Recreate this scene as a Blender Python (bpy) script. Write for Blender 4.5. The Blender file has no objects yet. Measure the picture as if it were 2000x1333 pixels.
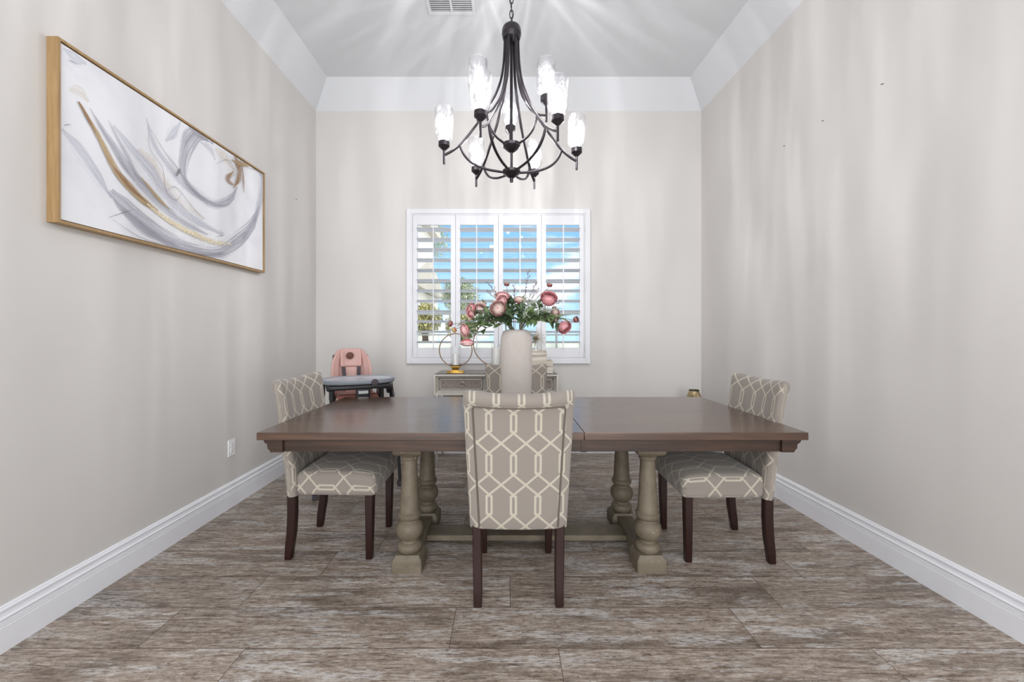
import bpy, bmesh, math, random
from mathutils import Vector, Matrix, noise as mnoise
PI = math.pi
C = bpy.context.scene.collection
SC = bpy.context.scene
F, HC, VX, VY = 780.0, 1.25, 988.0, 650.0     # focal length in px, eye height, vanishing point

def at(px, py, D):
    return Vector(((px-VX)*D/F, D, HC-(py-VY)*D/F))

# ------------------------------------------------------------------ materials
def srgb(r, g, b):
    def c(v):
        v /= 255.0
        return v/12.92 if v <= .04045 else ((v+.055)/1.055)**2.4
    return (c(r), c(g), c(b), 1)

class NT:
    def __init__(s, name):
        s.m = bpy.data.materials.new(name); s.m.use_nodes = True
        s.t = s.m.node_tree; s.n = s.t.nodes; s.l = s.t.links
        s.b = s.n['Principled BSDF']; s.out = s.n['Material Output']
    def new(s, kind, **kw):
        nd = s.n.new(kind)
        for k, v in kw.items(): setattr(nd, k, v)
        return nd
    def link(s, a, b): s.l.new(a, b)
    def val(s, sock, v):
        if hasattr(v, 'is_output') or isinstance(v, bpy.types.NodeSocket): s.link(v, sock)
        else: sock.default_value = v
    def math(s, op, a, b=0.0, c=None, clamp=False):
        nd = s.new('ShaderNodeMath', operation=op); nd.use_clamp = clamp
        s.val(nd.inputs[0], a); s.val(nd.inputs[1], b)
        if c is not None: s.val(nd.inputs[2], c)
        return nd.outputs[0]
    def mix(s, fac, a, b, blend='MIX'):
        nd = s.new('ShaderNodeMix', data_type='RGBA', blend_type=blend)
        s.val(nd.inputs[0], fac); s.val(nd.inputs[6], a); s.val(nd.inputs[7], b)
        return nd.outputs[2]
    def ramp(s, fac, pts):
        nd = s.new('ShaderNodeValToRGB'); e = nd.color_ramp.elements
        e[0].position, e[0].color = pts[0]; e[1].position, e[1].color = pts[-1]
        for p, c in pts[1:-1]:
            x = e.new(p); x.color = c
        s.val(nd.inputs[0], fac); return nd.outputs[0]
    def gramp(s, fac, lo, hi):
        nd = s.new('ShaderNodeMapRange'); nd.interpolation_type = 'SMOOTHSTEP'
        s.val(nd.inputs[0], fac); nd.inputs[1].default_value = lo; nd.inputs[2].default_value = hi
        return nd.outputs[0]
    def coord(s, which='Object', scale=(1,1,1), loc=(0,0,0)):
        tc = s.new('ShaderNodeTexCoord'); mp = s.new('ShaderNodeMapping')
        mp.inputs['Scale'].default_value = scale; mp.inputs['Location'].default_value = loc
        s.link(tc.outputs[which], mp.inputs[0]); return mp.outputs[0]
    def noise(s, vec, scale=5, detail=4, rough=.5, dist=0, out='Fac'):
        nd = s.new('ShaderNodeTexNoise'); nd.inputs['Scale'].default_value = scale
        nd.inputs['Detail'].default_value = detail; nd.inputs['Roughness'].default_value = rough
        nd.inputs['Distortion'].default_value = dist
        if vec is not None: s.link(vec, nd.inputs['Vector'])
        return nd.outputs[out]
    def bump(s, h, strength=.3, dist=.01):
        nd = s.new('ShaderNodeBump'); nd.inputs['Strength'].default_value = strength
        nd.inputs['Distance'].default_value = dist; s.link(h, nd.inputs['Height'])
        s.link(nd.outputs[0], s.b.inputs['Normal']); return nd
    def set(s, **kw):
        for k, v in kw.items():
            s.val(s.b.inputs[k.replace('_', ' ')], v)
        return s

def plain(name, rgb, rough=.5, metal=0, var=.04, scale=30, bump=0.0, spec=.5):
    n = NT(name); c = srgb(*rgb)
    v = n.coord('Object')
    f = n.noise(v, scale, 4)
    d = tuple(max(0, x*(1-var*2)) for x in c[:3])+(1,); h = tuple(min(1, x*(1+var*2)) for x in c[:3])+(1,)
    n.set(Base_Color=n.mix(f, d, h), Roughness=rough, Metallic=metal)
    n.b.inputs['Specular IOR Level'].default_value = spec
    if bump: n.bump(f, bump, .003)
    return n.m

M = {}
def build_materials():
    # painted walls with a light orange peel
    n = NT('wall_paint'); v = n.coord('Object')
    n.set(Base_Color=n.mix(n.noise(v, .9, 3), srgb(209,206,203), srgb(215,212,209)), Roughness=.62)
    n.bump(n.noise(v, 260, 3), .10, .002); M['wall'] = n.m
    n = NT('ceiling_paint'); v = n.coord('Object')
    n.set(Base_Color=n.mix(n.noise(v, 1.1, 3), srgb(217,219,222), srgb(222,224,227)), Roughness=.7)
    n.bump(n.noise(v, 240, 3), .08, .002); M['ceiling'] = n.m
    M['trim'] = plain('white_trim_paint', (236,238,243), .35, var=.01)
    M['shutter'] = plain('white_shutter_paint', (228,229,233), .38, var=.01)
    M['plate'] = plain('white_plastic', (240,240,240), .3, var=.01)
    M['dark_slot'] = plain('dark_slot', (40,38,38), .6); M['duct'] = plain('duct_grey', (150,150,152), .7)
    M['grout'] = plain('brown_grout', (92,74,60), .85, var=.1, scale=60)
    # distressed wood-look plank tile
    n = NT('weathered_plank'); tc = n.new('ShaderNodeTexCoord'); geo = n.new('ShaderNodeNewGeometry')
    rnd = geo.outputs['Random Per Island']
    cm = n.new('ShaderNodeCombineXYZ')
    n.link(n.math('MULTIPLY', rnd, 37.0), cm.inputs[0]); n.link(n.math('MULTIPLY', rnd, 91.0), cm.inputs[1]); n.link(n.math('MULTIPLY', rnd, 13.0), cm.inputs[2])
    ad = n.new('ShaderNodeVectorMath', operation='ADD'); n.link(tc.outputs['Object'], ad.inputs[0]); n.link(cm.outputs[0], ad.inputs[1])
    def sc(x, y):
        mp = n.new('ShaderNodeMapping'); mp.inputs['Scale'].default_value = (x, y, 1); n.link(ad.outputs[0], mp.inputs[0]); return mp.outputs[0]
    grain = n.math('ADD', n.math('MULTIPLY', n.noise(sc(7, 90), 1.0, 8, .72, .8), .65), n.math('MULTIPLY', n.noise(sc(34, 80), 1.0, 5, .7, .5), .35))
    fine = n.noise(sc(22, 260), 1.0, 4, .6)
    broad = n.noise(sc(1.3, 7), 1.0, 4, .55, .6)
    blot = n.noise(sc(2.3, 13), 1.0, 5, .68, .5)
    weave = n.noise(sc(170, 60), 1.0, 2, .5)
    base = n.ramp(grain, [(.38, srgb(84,70,59)), (.46, srgb(138,123,110)), (.53, srgb(166,153,141)), (.63, srgb(204,196,188))])
    base = n.mix(n.math('MULTIPLY', n.gramp(fine, .52, .70), .40), base, srgb(94,80,69))
    dk = n.math('MULTIPLY', n.gramp(broad, .48, .68), .60)
    base = n.mix(dk, base, srgb(84,72,62))
    # chalky worn patches broken up by the grain
    wp = n.math('MULTIPLY', n.gramp(blot, .50, .60), n.gramp(n.noise(sc(24, 150), 1.0, 6, .75), .43, .55))
    base = n.mix(n.math('MULTIPLY', wp, .60), base, srgb(214,214,214))
    # short dark crackle
    vo = n.new('ShaderNodeTexVoronoi', feature='DISTANCE_TO_EDGE'); vo.inputs['Scale'].default_value = 1.0
    vd = n.new('ShaderNodeVectorMath', operation='ADD')
    nz = n.new('ShaderNodeTexNoise'); nz.inputs['Scale'].default_value = 30; n.link(tc.outputs['Object'], nz.inputs['Vector'])
    sv = n.new('ShaderNodeVectorMath', operation='SCALE'); sv.inputs['Scale'].default_value = 1.2; n.link(nz.outputs['Color'], sv.inputs[0])
    n.link(sc(26, 85), vd.inputs[0]); n.link(sv.outputs[0], vd.inputs[1]); n.link(vd.outputs[0], vo.inputs['Vector'])
    crack = n.math('SUBTRACT', 1.0, n.gramp(vo.outputs['Distance'], .01, .05))
    crack = n.math('MULTIPLY', crack, n.gramp(n.noise(sc(16, 60), 1.0, 3, .6), .50, .60))
    base = n.mix(n.math('MULTIPLY', crack, .62), base, srgb(66,56,49))
    base = n.mix(n.math('MULTIPLY', n.gramp(weave, .55, .7), .12), base, srgb(206,200,192))
    tint = n.math('MULTIPLY_ADD', rnd, .16, .92)
    hs = n.new('ShaderNodeHueSaturation'); n.link(tint, hs.inputs['Value']); n.link(base, hs.inputs['Color']); 
    n.set(Base_Color=hs.outputs[0], Roughness=n.math('MULTIPLY_ADD', grain, .25, .32))
    n.b.inputs['Specular IOR Level'].default_value = .4
    hgt = n.math('SUBTRACT', grain, n.math('MULTIPLY', crack, .7)); n.bump(hgt, .25, .004)
    M['plank'] = n.m
    # table wood
    n = NT('stained_table_wood'); v = n.coord('Object', (1.6, 26, 26))
    g = n.noise(v, 1.0, 7, .6, .8); g2 = n.noise(n.coord('Object', (5, 180, 180)), 1.0, 3, .6)
    col = n.ramp(g, [(.28, srgb(48,31,21)), (.5, srgb(76,52,37)), (.72, srgb(102,75,56))])
    col = n.mix(n.math('MULTIPLY', n.gramp(g2, .5, .7), .45), col, srgb(58,41,34))
    n.set(Base_Color=col, Roughness=n.math('MULTIPLY_ADD', g, .14, .22), Coat_Weight=.55, Coat_Roughness=.14); n.bump(g2, .04, .002); M['table'] = n.m
    n = NT('dark_table_rail_wood'); v = n.coord('Object', (2, 45, 45)); g = n.noise(v, 1.0, 6, .6, .6)
    n.set(Base_Color=n.ramp(g, [(.3, srgb(34,21,13)), (.52, srgb(58,38,26)), (.72, srgb(80,56,40))]), Roughness=.4); M['rail'] = n.m
    n = NT('dark_seam'); n.set(Base_Color=srgb(30,22,19), Roughness=.7); M['seam'] = n.m
    # antique taupe paint
    n = NT('antiqued_taupe_paint'); v = n.coord('Object')
    a = n.noise(v, 9, 5, .6); b = n.noise(n.coord('Object', (1,1,1), (3,1,7)), 95, 2, .5)
    col = n.ramp(a, [(.3, srgb(94,85,70)), (.55, srgb(112,102,86)), (.75, srgb(124,114,98))])
    col = n.mix(n.gramp(b, .735, .76), col, srgb(216,208,190))
    n.set(Base_Color=col, Roughness=.55); M['taupe'] = n.m
    M['leg'] = plain('dark_cherry_wood', (38,14,9), .42, var=.12, scale=25)
    # lattice upholstery; UV in metres, v along the links
    n = NT('lattice_upholstery'); tc = n.new('ShaderNodeTexCoord'); sp = n.new('ShaderNodeSeparateXYZ'); n.link(tc.outputs['UV'], sp.inputs[0])
    P, Q = .110, .193
    def fold(x, per):
        q = n.math('FRACT', n.math('ADD', n.math('DIVIDE', x, per), .5))
        return n.math('MULTIPLY', n.math('ABSOLUTE', n.math('SUBTRACT', q, .5)), per)
    u = fold(sp.outputs[0], P); w = fold(sp.outputs[1], Q)
    slope = (Q/2-.049)/(P/2); cs = 1/math.sqrt(1+slope*slope)
    line = n.math('SUBTRACT', w, n.math('MULTIPLY_ADD', u, slope, .049))
    line = n.math('MULTIPLY', n.math('ABSOLUTE', line), cs)
    lm = n.math('SUBTRACT', 1.0, n.gramp(line, .0044, .0056))
    h1 = n.math('MAXIMUM', n.math('SUBTRACT', u, .0165), n.math('SUBTRACT', n.math('MULTIPLY_ADD', u, .75, w), .0555))
    h2 = n.math('MAXIMUM', n.math('SUBTRACT', u, .0060), n.math('SUBTRACT', n.math('MULTIPLY_ADD', u, .9, w), .0405))
    ring = n.math('MULTIPLY', n.math('SUBTRACT', 1.0, n.gramp(h1, -.0005, .0005)), n.gramp(h2, -.0005, .0005))
    inside = n.math('SUBTRACT', 1.0, n.gramp(h2, -.0005, .0005))
    mask = n.math('MULTIPLY', n.math('MAXIMUM', lm, ring), n.math('SUBTRACT', 1.0, inside), clamp=True)
    mp = n.new('ShaderNodeMapping'); mp.inputs['Scale'].default_value = (1300, 420, 1); n.link(tc.outputs['UV'], mp.inputs[0])
    mq = n.new('ShaderNodeMapping'); mq.inputs['Scale'].default_value = (380, 1200, 1); n.link(tc.outputs['UV'], mq.inputs[0])
    wv = n.math('ADD', n.noise(mp.outputs[0], 1.0, 2, .5), n.noise(mq.outputs[0], 1.0, 2, .5))
    cl = n.mix(n.gramp(wv, .75, 1.25), srgb(122,114,107), srgb(156,148,140))
    lt = n.mix(n.gramp(wv, .75, 1.25), srgb(170,163,148), srgb(194,187,172))
    n.set(Base_Color=n.mix(mask, cl, lt), Roughness=.85, Sheen_Weight=.25); n.b.inputs['Specular IOR Level'].default_value = .2
    n.bump(wv, .25, .0006); M['fabric'] = n.m
    M['welt'] = plain('taupe_piping', (98,90,82), .85, var=.15, scale=120)
    M['bronze'] = plain('dark_bronze_metal', (62,58,62), .30, .75, var=.12, scale=14)
    # seeded glass of the lamp shades
    n = NT('seeded_glass'); v = n.coord('Object', (1,1,.7))
    ns = n.noise(v, 42, 4, .65, 1.6)
    tr = n.new('ShaderNodeBsdfTransparent'); tr.inputs[0].default_value = (.97,.97,.98,1)
    tl = n.new('ShaderNodeBsdfTranslucent'); tl.inputs[0].default_value = (.96,.97,1,1)
    gl = n.new('ShaderNodeBsdfGlossy'); gl.inputs['Roughness'].default_value = .08
    bp = n.new('ShaderNodeBump'); bp.inputs['Strength'].default_value = .6; bp.inputs['Distance'].default_value = .004; n.link(ns, bp.inputs['Height'])
    n.link(bp.outputs[0], gl.inputs['Normal'])
    m1 = n.new('ShaderNodeMixShader'); fr = n.math('MULTIPLY_ADD', n.gramp(ns, .44, .62), .020, .0035); n.link(fr, m1.inputs[0]); n.link(tr.outputs[0], m1.inputs[1]); n.link(tl.outputs[0], m1.inputs[2])
    lw = n.new('ShaderNodeLayerWeight'); lw.inputs['Blend'].default_value = .35; n.link(bp.outputs[0], lw.inputs['Normal'])
    m2 = n.new('ShaderNodeMixShader'); n.link(n.math('MULTIPLY_ADD', lw.outputs['Facing'], .55, .05, clamp=True), m2.inputs[0]); n.link(m1.outputs[0], m2.inputs[1]); n.link(gl.outputs[0], m2.inputs[2])
    n.link(m2.outputs[0], n.out.inputs[0]); M['shade_glass'] = n.m
    def glass(name, tint, refl=.08):
        n = NT(name); tr = n.new('ShaderNodeBsdfTransparent'); tr.inputs[0].default_value = tint
        gl = n.new('ShaderNodeBsdfGlossy'); gl.inputs['Roughness'].default_value = .03
        lw = n.new('ShaderNodeLayerWeight'); lw.inputs['Blend'].default_value = .25
        m2 = n.new('ShaderNodeMixShader'); n.link(n.math('MULTIPLY_ADD', lw.outputs['Facing'], .22, refl*.3, clamp=True), m2.inputs[0]); n.link(tr.outputs[0], m2.inputs[1]); n.link(gl.outputs[0], m2.inputs[2])
        n.link(m2.outputs[0], n.out.inputs[0]); return n.m
    M['clear_glass'] = glass('clear_glass', (.985,.99,.99,1))
    M['pane'] = glass('window_pane_glass', (.97,.985,.99,1), .04)
    n = NT('glowing_bulb'); tr = n.new('ShaderNodeBsdfTransparent'); em = n.new('ShaderNodeEmission'); em.inputs[0].default_value = (1,.975,.95,1); em.inputs[1].default_value = 5
    ads = n.new('ShaderNodeAddShader'); n.link(tr.outputs[0], ads.inputs[0]); n.link(em.outputs[0], ads.inputs[1]); n.link(ads.outputs[0], n.out.inputs[0]); M['bulb'] = n.m
    # ceramics, metals, console
    M['vase'] = plain('matt_greige_ceramic', (186,178,172), .6, var=.02)
    M['gold'] = plain('brushed_gold', (214,170,88), .28, 1, var=.05)
    M['ring_gold'] = plain('bronze_gold_ring', (132,106,84), .4, .8, var=.05)
    M['champagne'] = plain('champagne_metal', (170,155,122), .35, .85, var=.06)
    M['nickel'] = plain('polished_nickel', (200,200,200), .2, 1)
    M['candle'] = plain('white_wax', (242,240,236), .5, var=.01)
    n = NT('console_grey_wood'); v = n.coord('Object', (3, 40, 40)); g = n.noise(v, 1.0, 5, .6)
    n.set(Base_Color=n.mix(g, srgb(132,127,120), srgb(172,168,160)), Roughness=.4); M['console'] = n.m
    n = NT('console_linen_drawer'); v1 = n.coord('Object', (30, 1, 420)); v2 = n.coord('Object', (420, 1, 30))
    g = n.math('ADD', n.noise(v1, 1, 3), n.noise(v2, 1, 3))
    n.set(Base_Color=n.mix(n.gramp(g, .7, 1.3), srgb(112,100,94), srgb(160,148,140)), Roughness=.6); M['linen'] = n.m
    M['silver'] = plain('silver_leaf_frame', (196,191,182), .35, .35, var=.05)
    n = NT('whitewashed_wood'); v = n.coord('Object', (4, 30, 60)); g = n.noise(v, 1, 6, .65, .5)
    n.set(Base_Color=n.ramp(g, [(.3, srgb(176,160,138)), (.5, srgb(208,200,186)), (.7, srgb(236,233,228))]), Roughness=.7); M['whitewash'] = n.m
    M['mercury'] = plain('mottled_gold_mercury', (176,156,120), .3, .7, var=.3, scale=60)
    # plants
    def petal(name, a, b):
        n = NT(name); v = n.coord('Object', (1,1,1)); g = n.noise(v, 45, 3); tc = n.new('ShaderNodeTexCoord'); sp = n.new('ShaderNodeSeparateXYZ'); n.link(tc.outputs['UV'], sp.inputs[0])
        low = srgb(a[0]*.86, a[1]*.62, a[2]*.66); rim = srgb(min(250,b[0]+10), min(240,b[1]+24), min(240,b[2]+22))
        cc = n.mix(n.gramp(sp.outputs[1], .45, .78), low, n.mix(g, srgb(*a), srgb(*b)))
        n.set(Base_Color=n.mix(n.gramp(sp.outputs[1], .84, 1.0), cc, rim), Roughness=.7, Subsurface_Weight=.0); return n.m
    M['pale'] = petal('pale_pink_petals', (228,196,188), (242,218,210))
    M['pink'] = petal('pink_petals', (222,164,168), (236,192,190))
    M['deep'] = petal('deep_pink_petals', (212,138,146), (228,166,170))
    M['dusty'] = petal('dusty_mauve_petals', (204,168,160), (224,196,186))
    M['budm'] = petal('mauve_bud', (136,90,86), (166,116,108))
    M['beigebud'] = petal('beige_bud', (190,150,96), (206,176,124))
    def leaf(name, a, b):
        n = NT(name); v = n.coord('Object'); g = n.noise(v, 60, 4)
        n.set(Base_Color=n.mix(g, srgb(*a), srgb(*b)), Roughness=.5); return n.m
    M['leaf'] = leaf('green_leaves', (70,96,58), (128,150,96))
    M['leaf_dark'] = leaf('dark_green_leaves', (50,72,48), (84,106,70))
    M['sage'] = leaf('dusty_sage_leaves', (158,170,150), (210,216,204))
    M['stem'] = leaf('stem_green', (72,76,52), (104,104,72))
    M['twig'] = leaf('brown_twig', (84,64,56), (120,94,82))
    # high chair
    n = NT('pink_leatherette'); v = n.coord('Object'); g = n.noise(v, 6, 4)
    n.set(Base_Color=n.mix(g, srgb(194,152,144), srgb(212,174,166)), Roughness=.55); n.bump(g, .5, .01); M['pad'] = n.m
    M['black'] = plain('black_plastic', (34,34,38), .38, var=.1)
    M['harness'] = plain('charcoal_webbing', (72,66,72), .8, var=.1)
    M['badge'] = plain('brown_leather_badge', (104,68,58), .6, var=.15, scale=80)
    M['tray'] = plain('grey_tray_plastic', (146,152,160), .28, var=.02)
    M['tray_top'] = plain('pale_tray_insert', (186,193,202), .25, var=.02)
    M['rust'] = plain('dark_pink_skirt', (150,92,82), .6, var=.08)
    M['labelw'] = plain('pale_label', (196,200,196), .5, var=.02)
    # picture
    n = NT('light_oak_frame'); v = n.coord('Object', (60, 60, 5)); g = n.noise(v, 1, 5, .6)
    n.set(Base_Color=n.ramp(g, [(.3, srgb(148,118,78)), (.5, srgb(162,131,89)), (.7, srgb(176,146,103))]), Roughness=.42); M['oak'] = n.m
    n = NT('canvas_ground'); v = n.coord('Object', (1,1,1)); a = n.noise(v, 2.2, 5, .6, .8); b = n.noise(n.coord('Object', (1,1,1), (5,2,3)), 3.3, 5, .6, 1.0)
    col = n.mix(n.math('MULTIPLY', n.gramp(a, .5, .8), .55), srgb(228,229,233), srgb(200,202,212))
    col = n.mix(n.math('MULTIPLY', n.gramp(b, .56, .8), .35), col, srgb(232,222,208))
    n.set(Base_Color=col, Roughness=.6); n.bump(n.noise(n.coord('Object'), 500, 2), .1, .001); M['canvas'] = n.m
    def stroke(name, ca, cb, lo, hi, amax=1.0, metal=0, along=2.2, across=9.0, rough=.6, seed=0, soft=.38, pw=.45):
        n = NT(name); tc = n.new('ShaderNodeTexCoord'); mp = n.new('ShaderNodeMapping')
        mp.inputs['Scale'].default_value = (along, across, 1); mp.inputs['Location'].default_value = (seed*3.1, seed*1.7, 0)
        n.link(tc.outputs['UV'], mp.inputs[0]); sp = n.new('ShaderNodeSeparateXYZ'); n.link(tc.outputs['UV'], sp.inputs[0])
        g = n.noise(mp.outputs[0], 1, 5, .65, .3)
        edge = n.math('MULTIPLY', sp.outputs[1], n.math('SUBTRACT', 1.0, sp.outputs[1])); edge = n.math('MULTIPLY', edge, 4.0)
        g2 = n.math('ADD', g, n.math('MULTIPLY', n.math('SUBTRACT', n.math('POWER', edge, pw), 1.0), soft))
        # ends run dry: z component of UV is not available, so tips narrow in the mesh
        al = n.math('MULTIPLY', n.gramp(g2, lo, hi), amax)
        g3 = n.noise(mp.outputs[0], 2.3, 4, .6)
        n.set(Base_Color=n.mix(n.gramp(g3, .35, .65), srgb(*ca), srgb(*cb)), Roughness=rough, Metallic=metal, Alpha=al)
        return n.m
    M['s_grey'] = stroke('grey_lavender_paint', (146,144,156), (200,199,210), .30, .62, .80, seed=1, soft=.42, pw=.6, across=14)
    M['s_pale'] = stroke('pale_lavender_paint', (196,197,210), (222,223,232), .24, .60, .75, along=1.3, seed=2, soft=.5, pw=.9)
    M['s_wash'] = stroke('beige_wash_paint', (222,206,186), (236,228,216), .25, .75, .6, along=4, across=3, seed=3, soft=.6, pw=1.0)
    M['s_gold'] = stroke('gold_paint', (158,132,98), (200,178,142), .22, .46, .95, .35, along=5, across=6, rough=.4, seed=4)
    M['s_brown'] = stroke('brown_paint', (132,94,66), (176,140,104), .30, .52, .9, along=9, across=7, seed=5)
    M['s_ink'] = stroke('dark_ink_paint', (88,82,86), (128,122,124), .20, .50, .75, along=14, across=2, seed=6)
    M['s_flake'] = stroke('pale_gold_leaf', (226,202,150), (250,244,226), .44, .50, 1, .3, along=60, across=9, rough=.3, seed=7)
    # outside
    M['stucco'] = plain('beige_stucco', (222,218,206), .9, var=.05)
    M['rooftile'] = plain('tan_roof', (196,188,174), .85, var=.1)
    M['patio'] = plain('pale_patio', (214,212,206), .9, var=.04)
    M['outwall'] = plain('pale_block_wall', (196,200,186), .9, var=.06)
    M['rail_metal'] = plain('grey_rail_metal', (120,122,118), .5, .3)
    M['tree'] = leaf('olive_tree_leaves', (144,156,124), (188,194,160))
    M['shrub'] = leaf('yellow_green_shrub', (156,160,116), (206,192,124))
    M['bark'] = plain('tree_bark', (96,82,68), .9, var=.15)

# ------------------------------------------------------------------ mesh builder
class MB:
    def __init__(s): s.round = False; s.v = []; s.f = []; s.uv = []; s.mi = []; s.mats = []; s.cur = 0
    def mat(s, m):
        if m not in s.mats: s.mats.append(m)
        s.cur = s.mats.index(m); return s
    def face(s, idx, uv=None):
        s.f.append(tuple(idx)); s.uv.append(uv); s.mi.append(s.cur)
    def grid(s, rows, uvs=None, closed_u=False, closed_v=False, flip=False):
        """rows: list of lists of points"""
        b = len(s.v); nr, nc = len(rows), len(rows[0])
        for r in rows: s.v.extend([Vector(p) for p in r])
        for i in range(nr if closed_v else nr-1):
            for j in range(nc if closed_u else nc-1):
                i2, j2 = (i+1) % nr, (j+1) % nc
                q = [b+i*nc+j, b+i*nc+j2, b+i2*nc+j2, b+i2*nc+j]
                t = None
                if uvs: t = [uvs[i][j], uvs[i][j+1 if j+1 < len(uvs[i]) else j2], uvs[i+1 if i+1 < len(uvs) else i2][j+1 if j+1 < len(uvs[i]) else j2], uvs[i+1 if i+1 < len(uvs) else i2][j]]
                if flip:
                    q.reverse();  t = t[::-1] if t else None
                s.face(q, t)
        return b
    def box(s, x0, x1, y0, y1, z0, z1, bev=0.0):
        x0, x1 = min(x0,x1), max(x0,x1); y0, y1 = min(y0,y1), max(y0,y1); z0, z1 = min(z0,z1), max(z0,z1)
        if bev <= 0:
            b = len(s.v)
            for z in (z0, z1):
                for x, y in ((x0,y0),(x1,y0),(x1,y1),(x0,y1)): s.v.append(Vector((x,y,z)))
            for q in ((0,3,2,1),(4,5,6,7),(0,1,5,4),(1,2,6,5),(2,3,7,6),(3,0,4,7)): s.face([b+k for k in q])
        else:
            s.rbox(((x0+x1)/2,(y0+y1)/2,(z0+z1)/2), (x1-x0)/2, (y1-y0)/2, (z1-z0)/2, min(bev, (x1-x0)/2.01, (y1-y0)/2.01, (z1-z0)/2.01), 0, 0)
        return s
    def rbox(s, c, hx, hy, hz, r, seg=2, inner=1, fn=None, uvf=None):
        """rounded box; fn(p)->p deforms, uvf(p,n)->uv"""
        bm = bmesh.new(); h = (hx,hy,hz); c = Vector(c)
        def ax(a):
            e = [a-r*(1-math.tan(PI/4*k/(seg+1))) for k in range(seg+2)]  # a-r ... a
            if seg == 0: e = [a-r, a]
            ins = [(-1+2*(k+1)/(inner+1))*(a-r) for k in range(inner)] if a-r > 1e-6 else []
            return [-x for x in reversed(e)] + ins + e
        A = [ax(q) for q in h]
        for d in range(3):
            u, v = (d+1) % 3, (d+2) % 3
            for sg in (-1, 1):
                pts = []
                for a in A[u]:
                    row = []
                    for b in A[v]:
                        p = [0,0,0]; p[d] = sg*h[d]; p[u] = a; p[v] = b
                        inn = Vector([max(-(h[k]-r), min(h[k]-r, p[k])) for k in range(3)])
                        dv = Vector(p)-inn
                        if dv.length > 1e-9 and r > 0: dv = dv.normalized()*r
                        row.append(bm.verts.new(inn+dv))
                    pts.append(row)
                for i in range(len(pts)-1):
                    for j in range(len(pts[0])-1):
                        q = [pts[i][j], pts[i+1][j], pts[i+1][j+1], pts[i][j+1]]
                        if sg < 0: q.reverse()
                        try: bm.faces.new(q)
                        except ValueError: pass
        bmesh.ops.remove_doubles(bm, verts=bm.verts, dist=1e-6)
        bm.normal_update(); bm.verts.index_update(); b0 = len(s.v)
        loc = [v.co.copy() for v in bm.verts]
        for p in loc: s.v.append(c + (fn(p.copy()) if fn else p))
        for f in bm.faces:
            idx = [b0+v.index for v in f.verts]
            s.face(idx, [uvf(loc[v.index], f.normal) for v in f.verts] if uvf else None)
        bm.free(); return s
    def column(s, secs, ch=.2, cap=True):
        """loft of chamfered rectangles: (cx,cy,z,hx,hy)"""
        s.round = True
        rows = []
        for cx, cy, z, hx, hy in secs:
            c = ch*min(hx, hy)
            pr = [(hx-c,-hy),(hx,-hy+c),(hx,hy-c),(hx-c,hy),(-hx+c,hy),(-hx,hy-c),(-hx,-hy+c),(-hx+c,-hy)]
            rows.append([(cx+a, cy+b, z) for a, b in pr])
        b = s.grid(rows, closed_u=True); n = len(rows)
        if cap:
            s.face([b+k for k in reversed(range(8))]); s.face([b+(n-1)*8+k for k in range(8)])
        return s
    def lathe(s, prof, c=(0,0,0), seg=24, fr=None, capb=False, capt=False, M4=None):
        rows = []; s.round = True
        for r, z in prof:
            row = []
            for k in range(seg):
                a = 2*PI*k/seg; rr = r*(fr(a, z) if fr else 1)
                p = Vector((rr*math.cos(a), rr*math.sin(a), z))
                if M4: p = M4 @ p
                row.append(p + Vector(c))
            rows.append(row)
        b = s.grid(rows, closed_u=True)
        if capb: s.face([b+k for k in reversed(range(seg))])
        if capt: s.face([b+(len(rows)-1)*seg+k for k in range(seg)])
        return s
    def tube(s, pts, r, seg=8, closed=False, flat=1.0, up=Vector((0,0,1)), cap=True, taper=None):
        s.round = True; pts = [Vector(p) for p in pts]; n = len(pts); rows = []
        for i, p in enumerate(pts):
            a = pts[(i-1) % n] if (closed or i > 0) else p; b = pts[(i+1) % n] if (closed or i < n-1) else p
            t = (b-a).normalized() if (b-a).length > 1e-9 else Vector((0,0,1))
            sd = t.cross(up)
            if sd.length < 1e-3: sd = t.cross(Vector((1,0,0)))
            sd.normalize(); u2 = sd.cross(t).normalized()
            rr = r if taper is None else r*taper[i]
            rows.append([p + sd*math.cos(2*PI*k/seg+PI/seg)*rr*flat + u2*math.sin(2*PI*k/seg+PI/seg)*rr for k in range(seg)])
        b = s.grid(rows, closed_u=True, closed_v=closed)
        if cap and not closed:
            s.face([b+k for k in reversed(range(seg))]); s.face([b+(n-1)*seg+k for k in range(seg)])
        return s
    def sphere(s, c, r, seg=12, rings=8, sc=(1,1,1), fn=None):
        rows = []
        for i in range(rings+1):
            th = PI*i/rings
            rows.append([])
            for k in range(seg):
                a = 2*PI*k/seg; p = Vector((math.sin(th)*math.cos(a)*sc[0], math.sin(th)*math.sin(a)*sc[1], -math.cos(th)*sc[2]))*r
                if fn: p = fn(p)
                rows[-1].append(Vector(c)+p)
        s.grid(rows, closed_u=True); return s
    def prism(s, poly, axis, a0, a1):
        """extrude closed 2D poly along axis ('x','y','z') from a0 to a1"""
        def P(u, v, a): return {'x': (a,u,v), 'y': (u,a,v), 'z': (u,v,a)}[axis]
        n = len(poly); b = len(s.v)
        for a in (a0, a1):
            for u, v in poly: s.v.append(Vector(P(u, v, a)))
        for k in range(n): s.face([b+k, b+(k+1) % n, b+n+(k+1) % n, b+n+k])
        s.face([b+k for k in reversed(range(n))]); s.face([b+n+k for k in range(n)]); return s
    def xform(s, M4, start=0):
        for i in range(start, len(s.v)): s.v[i] = M4 @ s.v[i]
        return s
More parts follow.
